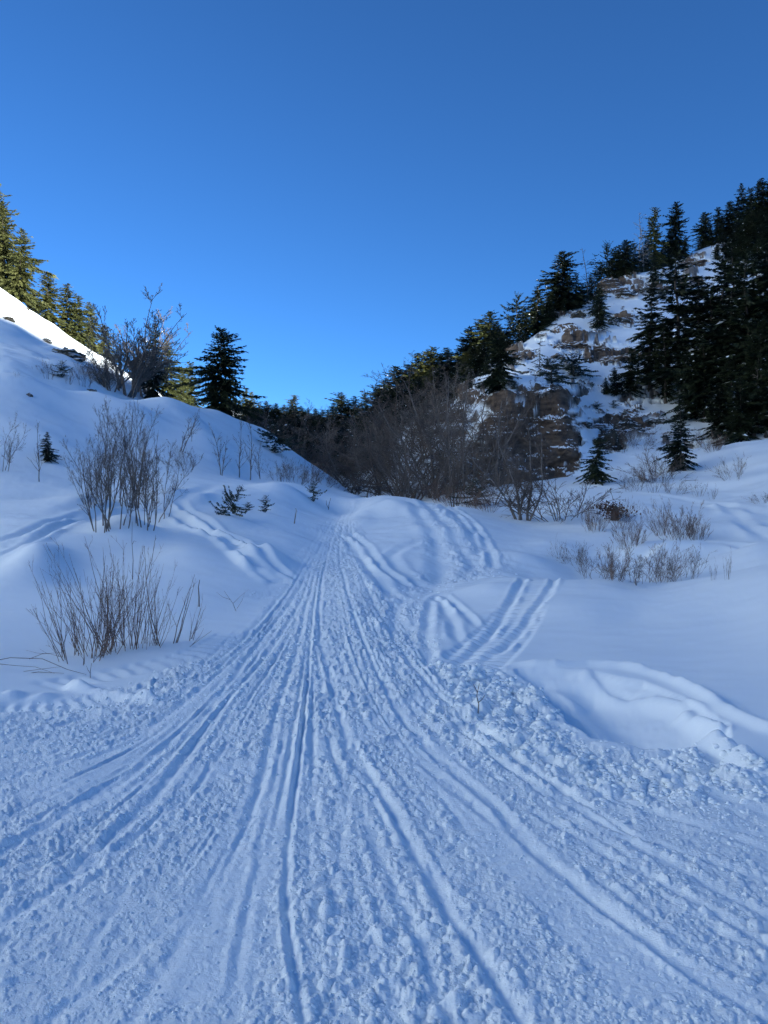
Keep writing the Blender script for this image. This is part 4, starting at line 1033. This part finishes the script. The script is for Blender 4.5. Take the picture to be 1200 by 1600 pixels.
# ------------------------------------------------------------------ bare trees and shrubs
B = 'bare_tree'
lv_tree = [(9, .25, 1, .62, .42, .2), (6, .2, 1, .6, .42, .1), (5, .2, 1, .6, .5, .05)]
PLANTS.update(
    thicket=bare_plant(B, 30, 3.2, 8, .24, .34, [(12, .25, 1, .55, .33, .35), (8, .15, 1, .6, .45, .15), (3, .2, 1, .6, .5, .1)], .021, .0028, ('grey_bark', 'twig'), .25, .09),
    thicket_b=bare_plant(B, 31, 3.0, 7, .32, .38, [(13, .18, 1, .6, .36, .3), (8, .15, 1, .65, .42, .1), (3, .2, 1, .6, .5, .1)], .019, .0028, ('grey_bark', 'twig'), .3, .12),
    oak=bare_plant(B, 32, 6, 5, .34, .5, [(8, .18, 1, .8, .50, .1), (8, .1, 1, .8, .45, 0), (7, .15, 1, .75, .55, 0)], .06, .0055, ('twig', 'twig'), .25, .16),
    oak_b=bare_plant(B, 33, 6, 5, .38, .6, [(9, .15, 1, .9, .48, .05), (8, .1, 1, .85, .45, 0), (7, .15, 1, .8, .55, 0)], .05, .0055, ('grey_bark', 'grey_bark'), .3, .18),
    crest_tree=bare_plant(B, 34, 6, 13, .22, .6, [(14, .12, 1, .6, .40, .3), (8, .12, 1, .6, .42, .2), (3, .2, 1, .55, .5, .1)], .05, .011, ('grey_bark', 'grey_bark'), .35, .12),
    stem_tree=bare_plant(B, 35, 5, 6, .18, .45, [(12, .12, 1, .8, .38, .1), (8, .15, 1, .75, .45, -.05), (5, .2, 1, .65, .5, 0)], .06, .007, ('grey_bark', 'twig'), .2, .10),
    pole=bare_plant('bare_sapling', 36, 3, 1, .15, .05, [(16, .15, 1, .7, .34, .35), (4, .2, 1, .6, .45, .15)], .026, .0065, ('grey_bark', 'twig'), .1, .06, 5),
    pole_b=bare_plant('bare_sapling', 37, 3, 2, .18, .12, [(13, .15, 1, .6, .32, .3), (4, .2, 1, .6, .45, .1), (2, .3, 1, .6, .4, .1)], .022, .006, ('grey_bark', 'twig'), .15, .08, 5),
    shrub=bare_plant('bare_shrub', 38, 1.3, 24, .42, .30, [(7, .2, 1, .45, .40, .2), (4, .2, 1, .5, .5, .1)], .0065, .0032, ('red_twig', 'red_twig'), .3, .10, 4),
    shrub_b=bare_plant('bare_shrub', 39, 1.3, 18, .5, .45, [(8, .2, 1, .5, .42, .2), (5, .2, 1, .5, .5, .1)], .0065, .0032, ('twig', 'twig'), .25, .13, 4),
    shrub_wisp=bare_plant('bare_shrub', 40, 1.2, 7, .35, .2, [(4, .25, 1, .45, .4, .2), (2, .2, 1, .5, .5, .1)], .008, .0042, ('grey_bark', 'twig'), .2, .10, 4),
    dome=bare_plant('bare_shrub', 41, 1.3, 26, .55, .36, [(9, .15, 1, .5, .40, .25), (5, .2, 1, .55, .5, .1)], .0065, .0036, ('twig', 'red_twig'), .45, .12, 4),
    arch=bare_plant('bare_shrub', 42, 1.6, 20, .75, .3, [(9, .2, 1, .5, .4, -.2), (5, .2, 1, .5, .5, -.1)], .008, .004, ('twig', 'twig'), -.15, .10, 4, 'stem', (-.3, 0)),
    willow=bare_plant('willow_shrub', 43, 1.25, 30, .40, .24, [(5, .2, .95, .42, .36, .2), (2, .3, .9, .5, .4, .1)], .0048, .0016, ('red_twig', 'red_twig'), .18, .065, 5),
    willow_b=bare_plant('willow_shrub', 44, 1.25, 20, .30, .18, [(4, .2, .95, .42, .34, .2), (2, .3, .9, .5, .4, .1)], .0050, .0016, ('red_twig', 'red_twig'), .15, .06, 5),
    wand=bare_plant('willow_shrub', 45, 1.0, 6, .40, .10, [(3, .3, .95, .40, .32, .2)], .0045, .0016, ('red_twig', 'red_twig'), .15, .06, 5),
)
gth = 'bare trees of the thicket on the snow terrace'
for k, px, top, base, wd, lab in [
    ('thicket', 157, 632, 828, 1.0, 'front bare clump of the terrace thicket with forked grey stems above the snow hump'), ('thicket_b', 183, 640, 822, .9, 'bare clump in the middle of the terrace thicket'), ('thicket', 225, 640, 823, .95, 'leaning bare clump at the trail side of the terrace thicket'),
    ('thicket_b', 243, 690, 815, 1.1, 'low wide spreading bare clump nearest the ski track'), ('thicket', 205, 622, 792, .9, 'tallest bare clump at the back of the terrace thicket'), ('thicket_b', 178, 628, 785, .9, 'dense bare clump hidden at the back of the terrace thicket'), ('thicket', 222, 660, 775, .9, 'thin bare clump at the rear edge of the terrace thicket'),
    ('thicket_b', 140, 690, 790, .9, 'slight bare clump on the outer side of the terrace thicket')]:
    stand(k, px, top - 6, base, lab, 'bare tree', gth, None, wd * .88)
stand('crest_tree', 196, 450, 616, 'big bare many stemmed tree on the crest of the snow bank', 'bare tree', None, None, 1.45)
stand('crest_tree', 232, 540, 618, 'smaller bare tree leaning beside the big one on the crest', 'bare tree', None, None, 1.7)
stand('crest_tree', 172, 520, 610, 'bare tree with fine twigs on the slope side of the big bare crest tree', 'bare tree', None, None, 1.7)
stand('crest_tree', 222, 485, 620, 'bare tree joined to the big bare crest tree on its valley side', 'bare tree', None, None, 1.5)
stand('oak_b', 170, 560, 606, 'low bare bush spreading under the big bare crest tree', 'bare tree', None, None, 1.2)
stand('thicket_b', 2, 640, 735, 'pale bare bushy tree cut by the edge of the photo on the snow bank', 'bare tree', None, None, .9)
gs = 'bare saplings on the snow bank'
for k, px, top, base, wd, lab in [('pole', 62, 655, 752, 1.0, 'lone thin bare sapling beside the tiny green fir'), ('pole_b', 280, 628, 705, 1.2, 'bare sapling against the bank behind the thicket'), ('pole_b', 345, 655, 742, 1.1, 'twin stemmed bare sapling at the foot of the bank'),
                            ('pole', 373, 652, 746, 1.2, 'first of two tall bare saplings side by side at the bank foot'), ('pole', 390, 658, 748, 1.2, 'second of two tall bare saplings, nearer the trail'), ('pole_b', 408, 690, 748, 1.1, 'short bare sapling after the two tall ones'),
                            ('pole', 300, 650, 690, 1.2, 'small bare sapling half way up the bank'), ('shrub_b', 440, 712, 752, 1.0, None), ('shrub_b', 462, 708, 754, 1.0, None), ('shrub', 484, 712, 756, 1.0, None), ('shrub_b', 506, 722, 758, 1.0, None), ('shrub_b', 520, 735, 760, 1.0, None),
                            ('shrub_b', 290, 690, 735, 1.2, 'tangled bare shrub behind the thicket at the bank foot'), ('shrub_b', 75, 560, 590, 1.2, 'bare shrub on the bank crest under the steep slope'), ('shrub_wisp', 105, 565, 598, 1.2, 'thin bare shrub beside the dark evergreen tuft on the crest'),
                            ('shrub_b', 132, 562, 602, 1.1, 'bare shrub on the crest next to the big bare tree'), ('shrub_wisp', 27, 575, 590, 1.0, 'tiny wisp of twigs alone on the bank crest')]:
    stand(k, px, top, base, lab or 'bare shrub in the row at the end of the snow terrace', 'bare tree' if k[:4] == 'pole' else 'shrub', gs, None, wd)
gm = 'bare brown trees of the valley thicket'
rr_ = random.Random(5)
for px, top, Y in [(412, 640, 66), (428, 632, 72), (440, 645, 64), (452, 640, 70), (466, 650, 64), (478, 640, 74), (488, 655, 62), (500, 648, 70), (510, 665, 60), (522, 655, 70), (534, 668, 60), (546, 660, 66), (556, 672, 58), (566, 655, 62), (470, 665, 60), (500, 690, 58), (530, 700, 57), (395, 640, 70), (380, 635, 74)]:
    stand(rr_.choice(['oak', 'oak_b']), px, top - 16, 760, 'bare brown tree in the shadowed hollow beyond the snow bank', 'bare tree', gm, Y, rr_.uniform(.9, 1.3), sink=.3)
for px, top, Y in [(578, 640, 50), (592, 632, 54), (606, 640, 46), (618, 620, 56), (632, 628, 46), (645, 605, 54), (660, 600, 47), (672, 590, 56), (688, 596, 46), (702, 588, 52), (716, 600, 45), (730, 600, 52), (745, 615, 45), (760, 620, 46), (775, 635, 42), (650, 650, 42), (690, 650, 40), (735, 655, 39), (610, 670, 42)]:
    stand(rr_.choice(['oak', 'oak_b', 'oak', 'stem_tree']), px, top - (30 if px > 640 else 6), 780, 'bare brown tree in the big tangled thicket beside the mound', 'bare tree', gm, Y, rr_.uniform(1.0, 1.35), sink=.2)
for k, px, top, Y, wd, lab in [('stem_tree', 820, 655, 27.3, 1.35, 'bare many stemmed tree with drooping twigs in front of the brown cliff'), ('oak_b', 795, 690, 36, 1.0, 'bare tree behind the many stemmed one against the cliff'), ('oak', 770, 700, 33, .9, 'bare tree at the thicket edge near the many stemmed one'),
                               ('stem_tree', 712, 655, 34, .7, 'slim bare tree standing in front of the thicket on the mound'), ('stem_tree', 632, 680, 36, .8, 'small slim bare tree at the crest of the mound'), ('arch', 872, 722, 27.5, 1.5, 'low bare tangle trailing over the snow beside the many stemmed tree')]:
    stand(k, px, top, 800, lab, 'bare tree', gm, Y, wd)
for px, top, base in [(672, 745, 778), (690, 742, 784), (708, 745, 789), (726, 745, 793), (746, 752, 796), (765, 760, 800), (655, 752, 776)]:
    stand('shrub', px, top, base, 'reddish bare shrub in the low row at the foot of the thicket', 'shrub', 'reddish shrubs at the thicket foot', None, 1.1)
for px, top, Y in [(604, 640, 62), (620, 628, 66), (636, 622, 62), (652, 610, 70), (668, 615, 62), (684, 600, 70), (700, 605, 62), (716, 598, 68), (732, 600, 60), (748, 605, 66), (764, 612, 58), (778, 622, 56), (590, 650, 66)]:
    stand(rr_.choice(['oak', 'oak_b']), px, top - 12, 780, 'bare brown tree on the slope behind the big tangled thicket', 'bare tree', gm, Y, rr_.uniform(.9, 1.25), sink=.3)
for px, top, Y in [(400, 640, 84), (420, 645, 90), (440, 648, 84), (460, 645, 92), (478, 650, 84), (496, 655, 90), (512, 660, 82)]:
    stand(rr_.choice(['oak', 'oak_b']), px, top - 8, 760, 'bare brown tree at the back of the shadowed hollow', 'bare tree', gm, Y, rr_.uniform(1.0, 1.4), sink=.3)
gq = 'bare shrubs on the flat behind the smooth bank'
for k, px, top, base, wd, lab in [
    ('shrub_b', 930, 845, 905, 1.1, 'bare shrub at the mound end of the row behind the smooth bank'), ('shrub', 960, 838, 906, 1.0, 'spiky bare shrub second in the row behind the smooth bank'), ('shrub_b', 1000, 842, 910, 1.1, 'wide bare shrub in the middle of the row behind the smooth bank'),
    ('shrub', 1035, 836, 910, .9, 'tall fan shaped shrub in the row behind the smooth bank'), ('shrub_b', 1068, 846, 905, .9, 'leaning bare shrub last in the row behind the smooth bank'),
    ('dome', 985, 800, 856, .8, 'reddish shrub between the front row and the rusty leaf clump'), ('dome', 1062, 778, 842, .95, 'large dense reddish shrub on the flat snow'), ('dome', 1090, 800, 842, .8, 'smaller reddish shrub joined to the large dense one'), ('shrub', 1036, 772, 836, .7, 'upright thin shrub beside the large dense reddish one'),
    ('dome', 930, 774, 830, .7, 'brown shrub in front of the rusty leaf clump'), ('shrub', 968, 770, 826, .7, 'spindly shrub behind the rusty leaf clump'), ('shrub_wisp', 870, 832, 872, .9, 'wispy shrub on the flank of the mound'), ('shrub_b', 897, 842, 882, .9, 'small bare shrub at the foot of the mound'),
    ('arch', 1035, 686, 752, 1.0, 'big arching bare shrub in front of the neat young fir'), ('dome', 1010, 725, 755, 1.1, 'low matted shrub under the arching one'), ('shrub_b', 990, 735, 768, 1.2, None), ('shrub_wisp', 1020, 738, 770, 1.2, None), ('shrub_b', 1052, 742, 772, 1.2, None), ('shrub_wisp', 1090, 745, 776, 1.2, None), ('shrub_wisp', 1112, 755, 780, 1.2, None),
    ('shrub_b', 1146, 706, 748, .9, 'single fan shaped shrub on the smooth slope below the firs'), ('dome', 1115, 672, 705, 1.0, 'brown rounded shrub at the foot of the dark spruces'), ('shrub_b', 1100, 665, 700, 1.0, 'ragged shrub on the snow beside the brown rounded one'), ('shrub_b', 1190, 766, 786, 1.3, 'low shrub cut by the edge of the photo on the snow'),
    ('shrub_wisp', 1135, 852, 906, .5, 'few thin twigs standing near the end of the smooth bank'), ('shrub_wisp', 1115, 870, 907, .5, 'faint twigs poking over the crest of the smooth bank'), ('shrub_b', 985, 650, 690, 1.1, 'pale twiggy shrub under the grey rock'), ('shrub_b', 1000, 665, 700, 1.2, 'wide pale shrub at the foot of the grey rock'), ('shrub_b', 970, 670, 705, 1.0, 'small pale shrub below the grey rock'),
    ('shrub_wisp', 934, 540, 562, 1.1, 'bare twigs on the snow between the rock bands'), ('shrub_wisp', 910, 592, 612, 1.1, 'small bare shrub on the snow above the cliff')]:
    stand(k, px, top, base, lab or 'low bare shrub in the line along the ski track', 'shrub', gq, None, wd)
gf = 'willow clumps beside the trail in the foreground'
for k, px, top, base, wd, rz, lab in [('willow', 128, 862, 1028, 1.0, .4, 'widest fan shaped willow clump in the foreground, outermost from the trail'), ('willow_b', 158, 885, 1022, 1.1, 1.9, 'short dense willow clump between the two tall ones'), ('willow_b', 196, 835, 1012, .95, 3.0, 'tallest upright willow clump in the foreground'),
                                      ('willow', 222, 868, 1010, .8, 4.4, 'willow clump leaning towards the trail beside the tallest one'), ('wand', 262, 850, 1004, 1.1, .9, 'thin willow with a few long wands nearest the trail'), ('wand', 292, 925, 1000, 1.2, 2.2, 'low slanting willow twigs at the edge of the trail')]:
    stand(k, px, top, base, lab, 'willow shrub', gf, None, wd, rz)
# flat lying twigs, loose sticks
def stick(name, px, base, pts, r, label, cat, mat='twig', forks=()):
    p = spot(px, base)
    root = bpy.data.objects.new(name, None)
    sc = p.y / FPX
    P = np.array([[(x) * sc, (d) * sc, y * sc] for x, y, d in pts])[None]
    V = [tubes(P, np.linspace(r, r * .4, P.shape[1])[None], 6)]
    for fk in forks:
        Q = np.array([[x * sc, d * sc, y * sc] for x, y, d in fk])[None]
        V.append(tubes(Q, np.linspace(r * .7, r * .3, Q.shape[1])[None], 5))
    v, f = join(V)
    o = link(name, mesh_np(name, v, f), M[mat])
    o.location = p
    bpy.data.objects.remove(root)
    return tag(o, label, cat)
stick('twig', 746, 1112, [(0, -14, 0), (2, 12, 0), (-1, 24, 2), (3, 44, 0)], .0055, 'small forked dark twig standing in the lumpy snow', 'twig', 'twig', [[(1, 14, 0), (7, 20, -3), (11, 27, -4)], [(0, 30, 1), (-4, 38, 2), (-6, 42, 3)]])
stick('stick', 311, 948, [(0, -10, 0), (0, 15, 0), (-1, 30, 0), (1, 42, 0)], .011, 'short thick dark stick upright in the snow by the willows', 'stick')
stick('stick', 207, 905, [(0, -10, 0), (1, 30, 0), (-1, 60, 0), (-1, 90, 2)], .006, 'tall single stalk with a curled dead leaf at mid height', 'stalk', 'twig', [[(0, 55, 0), (3, 60, -2), (7, 59, -3)]])
stick('stick', 459, 818, [(0, -6, 0), (2, 8, 0), (4, 20, 0), (3, 24, 0)], .018, 'dark bent stick in the snow beside the trail crest', 'stick')
stick('stick', 513, 796, [(0, -6, 0), (1, 8, 0), (4, 18, 0)], .016, 'small dark stick on the cut bank beside the trail', 'stick', 'twig', [[(0, 2, 0), (-3, 8, 0), (-3, 14, 0)]])
stick('twig', 141, 1060, [(0, -8, 0), (0, 10, 0), (2, 24, 0)], .004, 'thin twig alone in front of the willow clumps', 'twig', 'twig', [[(0, 8, 0), (-4, 14, 0), (-6, 20, 0)]])
stick('twig', 372, 955, [(0, -8, 0), (-8, 12, 0), (-22, 32, 0)], .005, 'slanting branched twig in the smooth snow by the trail edge', 'twig', 'pale_twig', [[(-8, 12, 0), (4, 24, 0), (16, 34, 2)], [(-12, 18, 0), (-24, 22, 0), (-34, 30, 0)], [(-2, 4, 0), (6, 16, 0), (10, 28, 2)]])
stick('stick', 45, 1050, [(-80, 12, 0), (-30, 22, 2), (20, 20, 3), (60, 4, 0), (90, -4, 0)], .0045, 'long fallen branch lying over the snow at the photo edge', 'branch', 'twig', [[(-60, 14, 0), (-20, 10, 0), (10, 8, 0), (40, -2, 0)], [(-70, 5, 0), (-30, -2, 0), (20, 4, 4), (50, 8, 2)], [(0, 20, 2), (20, 28, 3), (50, 30, 2)]])
stick('stick', 60, 1052, [(-30, -2, 0), (0, 2, 0), (40, 0, 0)], .004, 'thin straight twig lying on the snow under the fallen branch', 'branch')
stick('stick', 300, 1012, [(-30, -18, 0), (0, 4, 0), (30, 26, 4)], .004, 'low slanting stem pointing at the trail from the willow foot', 'branch', 'red_twig', [[(0, 4, 0), (12, 18, 2), (18, 30, 2)]])
for px, top, base, lab in [(345, 752, 805, 'bent evergreen branch arching out of the snow terrace'),]:
    o = stand('bushy', px, top, base, lab, 'juniper bush', 'junipers and low evergreens on the snow', None, .62, .3, (0, R(38)))

# clump of dead rusty leaves on a broken stump
p = spot(960, 812)
st_ = empty('tree_stump', p - Vector((0, 0, .14)))
rng = np.random.default_rng(3)
v, f = tubes(np.array([[(0, 0, -.2), (.02, 0, .2), (.05, .02, .45), (.05, 0, .62)]], float), np.array([[.17, .15, .13, .05]]), 9)
link('trunk', mesh_np('trunk', v, f), M['bark'], st_)
n = 620
c = rng.normal(0, 1, (n, 3)) * (.25, .2, .11) + (.1, 0, .38) + rng.choice([0, 1], (n, 1)) * np.array([[-.3, 0, .16]])
u = unit(rng.normal(0, 1, (n, 3))); w = unit(np.cross(u, rng.normal(0, 1, (n, 3)))); s = rng.uniform(.03, .07, (n, 1))
v = np.stack([c - u * s, c + w * s * .5, c + u * s, c - w * s * .5], 1).reshape(-1, 3)
link('leaves', mesh_np('leaves', v, np.arange(n * 4).reshape(-1, 4), False), M['brown_leaf'], st_)
tag(st_, 'clump of rusty dead leaves on a stump among the reddish shrubs', 'stump')

# ------------------------------------------------------------------ rock outcrops standing out of the snow
def rock_mesh(seed, w, h, d):
    rng = np.random.default_rng(seed)
    nu, nv = 40, 22
    a = np.linspace(0, 2 * PI, nu + 1)[:-1]; t = np.linspace(0, 1, nv)
    A, Tt = np.meshgrid(a, t)
    sq = (np.abs(np.cos(A)) ** 3.2 + np.abs(np.sin(A)) ** 3.2) ** (-1 / 3.2)
    layers = 5 + seed % 3
    lay = np.floor(Tt * layers)
    lw = 1 + .30 * (h01(lay, np.floor(A * 2.2 + lay), seed) - .5) + .12 * (h01(lay, lay, seed + 3) - .5)
    prof = np.clip(1.02 - Tt ** 5 * .75, .1, 1) * (1 - .25 * Tt)
    cl = np.cos(A), np.sin(A)
    n1 = fbm(A * 1.6 + seed * 5, Tt * 4, seed, 4, .6)
    rr = sq * lw * prof * (1 + .35 * n1)
    # wrap noise seam
    rr = rr * (1 - .5 * sstep(2 * PI - .5, 2 * PI, A)) + .5 * sstep(2 * PI - .5, 2 * PI, A) * rr[:, :1]
    X = rr * cl[0] * w * .5; Y = rr * cl[1] * d * .5
    tops = 1 + .35 * fbm(X * 1.7 / w * 3 + seed, Y * 1.7, seed + 8, 3)
    Z = (Tt * 1.15 - .25) * h * tops + .05 * h * fbm(A * 4, Tt * 9, seed + 11, 2)
    co = np.vstack([np.stack([X, Y, Z], -1).reshape(-1, 3), [[0, 0, float(Z[-1].mean())]]])
    f = grid_faces(nv, nu, True)[:, ::-1]
    last = (nv - 1) * nu
    cap = np.array([[last + i, last + (i + 1) % nu, nu * nv, nu * nv] for i in range(nu)])
    me = bpy.data.meshes.new('rock_outcrop')
    me.from_pydata(co.tolist(), [], f.tolist() + [c[:3].tolist() for c in cap])
    me.update()
    return me
gk = 'rocks breaking through the snow'
ROCKS = {}
for i, (px, py, wp, hp, mt, lab) in enumerate([
    (97, 552, 52, 26, 'dark_rock', 'largest dark rock on the steep snow slope under the ridge'), (70, 532, 16, 9, 'dark_rock', 'smaller dark rock just uphill of the largest one on the steep slope'), (10, 499, 20, 13, 'dark_rock', 'dark rock on the steep slope at the edge of the photo'), (40, 482, 9, 6, 'dark_rock', 'tiny rock near the bright lip of the steep slope'),
    (120, 556, 22, 12, 'dark_rock', 'flat rock at the lower end of the largest dark one'), (45, 617, 10, 6, 'rock', 'small brown stone alone on the crest of the snow bank'), (143, 612, 16, 7, 'rock', 'flat brown stone beside the foot of the big bare tree'),
    (880, 545, 30, 17, 'rock', 'brown rock at the near end of the upper rock band'), (905, 545, 34, 20, 'rock', 'square brown rock in the middle of the upper rock band'), (930, 550, 44, 18, 'rock', 'long brown rock at the far end of the upper rock band'), (955, 565, 40, 16, 'rock', 'brown ledge rock beside the young spruces'),
    (985, 562, 34, 15, 'rock', 'brown ledge rock running behind the young spruce'), (872, 560, 22, 11, 'rock', 'isolated brown stone between the two junipers'), (812, 563, 32, 22, 'rock', 'rounded brown rock beside the dark compact fir'), (955, 448, 36, 26, 'rock', 'brown rock knob with a snow cap under the skyline pines'),
    (985, 462, 36, 15, 'dark_rock', 'grey slab under the brown rock knob'), (1018, 458, 36, 18, 'dark_rock', 'grey slab beside the bushy conifer on the ledges'), (1085, 414, 40, 10, 'rock', 'thin rock band under the high snow ledge'), (1070, 446, 30, 10, 'rock', 'short rock band lower under the high snow ledge'),
    (985, 676, 44, 30, 'dark_rock', 'large grey rock face above the pale shrubs'), (955, 694, 28, 34, 'dark_rock', 'upright grey rock beside the young fir at the cliff foot'), (1028, 660, 32, 14, 'dark_rock', 'low grey rock at the end of the grey rock face'), (912, 663, 26, 9, 'rock', 'flat stone on the snow between the cliff and the grey rock'), (935, 666, 22, 8, 'rock', 'thin flat stone just short of the grey rock'),
    (970, 505, 34, 16, 'dark_rock', 'grey rock below the hanging dark fir'), (870, 496, 26, 14, 'rock', 'rock at the foot of the sharp pointed fir'), (905, 495, 22, 14, 'dark_rock', 'grey rock beside the foot of the sharp pointed fir'), (858, 577, 16, 8, 'rock', 'small stone beside the low spreading juniper'), (822, 583, 14, 6, 'rock', 'small stone below the rounded brown rock'), (1002, 640, 10, 5, 'dark_rock', 'tiny stone above the grey rock face')]):
    p = spot(px, py, BV_H if py < 720 and not (px < 200 and py > 600) else None)
    sc = p.y / FPX
    key = i % 7
    if key not in ROCKS: ROCKS[key] = rock_mesh(key + 1, 1.0, 1.0, 1.0)
    me = ROCKS[key].copy() if True else ROCKS[key]
    o = link('rock_outcrop', me, M[mt])
    o.location = p + Vector((0, wp * sc * .18, -(.10 if px > 130 else .32) * hp * sc)); o.scale = (wp * sc * 1.05, wp * sc * .9, hp * sc * .85)
    o.rotation_euler = (rng.normal(0, .1), rng.normal(0, .12), rng.uniform(-.5, .5))
    tag(o, lab, 'rock', gk)

# ------------------------------------------------------------------ loose crumbs of snow
ico = [(-.53, 0, .85), (.53, 0, .85), (-.53, 0, -.85), (.53, 0, -.85), (0, .85, .53), (0, .85, -.53), (0, -.85, .53), (0, -.85, -.53), (.85, .53, 0), (-.85, .53, 0), (.85, -.53, 0), (-.85, -.53, 0)]
icf = [(0, 4, 1), (0, 9, 4), (9, 5, 4), (4, 5, 8), (4, 8, 1), (8, 10, 1), (8, 3, 10), (5, 3, 8), (5, 2, 3), (2, 7, 3), (7, 10, 3), (7, 6, 10), (7, 11, 6), (11, 0, 6), (0, 1, 6), (6, 1, 10), (9, 0, 11), (9, 11, 2), (9, 2, 5), (7, 2, 11)]
rng = np.random.default_rng(21)
wgt = (np.clip(CH + 1.5 * DEB + .5 * PK, 0, 2.5) * (RR < 17) * (RR > 2.0) * (np.abs(TH) < R(31)) * (1.15 - GROOVE))[:-1, :-1]
cell_w = (wgt * np.clip(RR[:-1, :-1] / 6, .3, 1.2)).ravel()
NCH = 12500
pick = rng.choice(cell_w.size, NCH, p=cell_w / cell_w.sum())
pi_, pj_ = np.divmod(pick, NC - 1)
sz = .004 + .011 * rng.random(NCH) ** 3 + .020 * (DEB[pi_, pj_] > .5) * rng.random(NCH) ** 2
sz *= np.clip(RR[pi_, pj_] / 5, .6, 1.6)
pos = np.stack([GX[pi_, pj_], GY[pi_, pj_], GZ[pi_, pj_] - sz * .05], -1)
base_ = np.array(ico)[None] * (1 + rng.normal(0, .22, (NCH, 12, 1))) * sz[:, None, None] * np.stack([rng.uniform(.8, 1.4, NCH), rng.uniform(.8, 1.4, NCH), rng.uniform(.6, 1, NCH)], -1)[:, None]
an = rng.uniform(0, 2 * PI, NCH); ca, sa = np.cos(an)[:, None], np.sin(an)[:, None]
vx = base_[..., 0] * ca - base_[..., 1] * sa; vy = base_[..., 0] * sa + base_[..., 1] * ca
v = (np.stack([vx, vy, base_[..., 2]], -1) + pos[:, None]).reshape(-1, 3)
f = (np.arange(NCH)[:, None, None] * 12 + np.array(icf)[None]).reshape(-1, 3)
link('loose_snow', mesh_np('loose_snow', v, f), M['snow'], kind='stuff')
for k in PLANTS:
    if k not in USED:
        for c_ in list(PLANTS[k].children): bpy.data.objects.remove(c_)
        bpy.data.objects.remove(PLANTS[k])
for o in bpy.data.objects:
    if '_h' in o: del o['_h']
print('objects', len(bpy.data.objects), 'unused', [k for k in PLANTS if k not in USED])
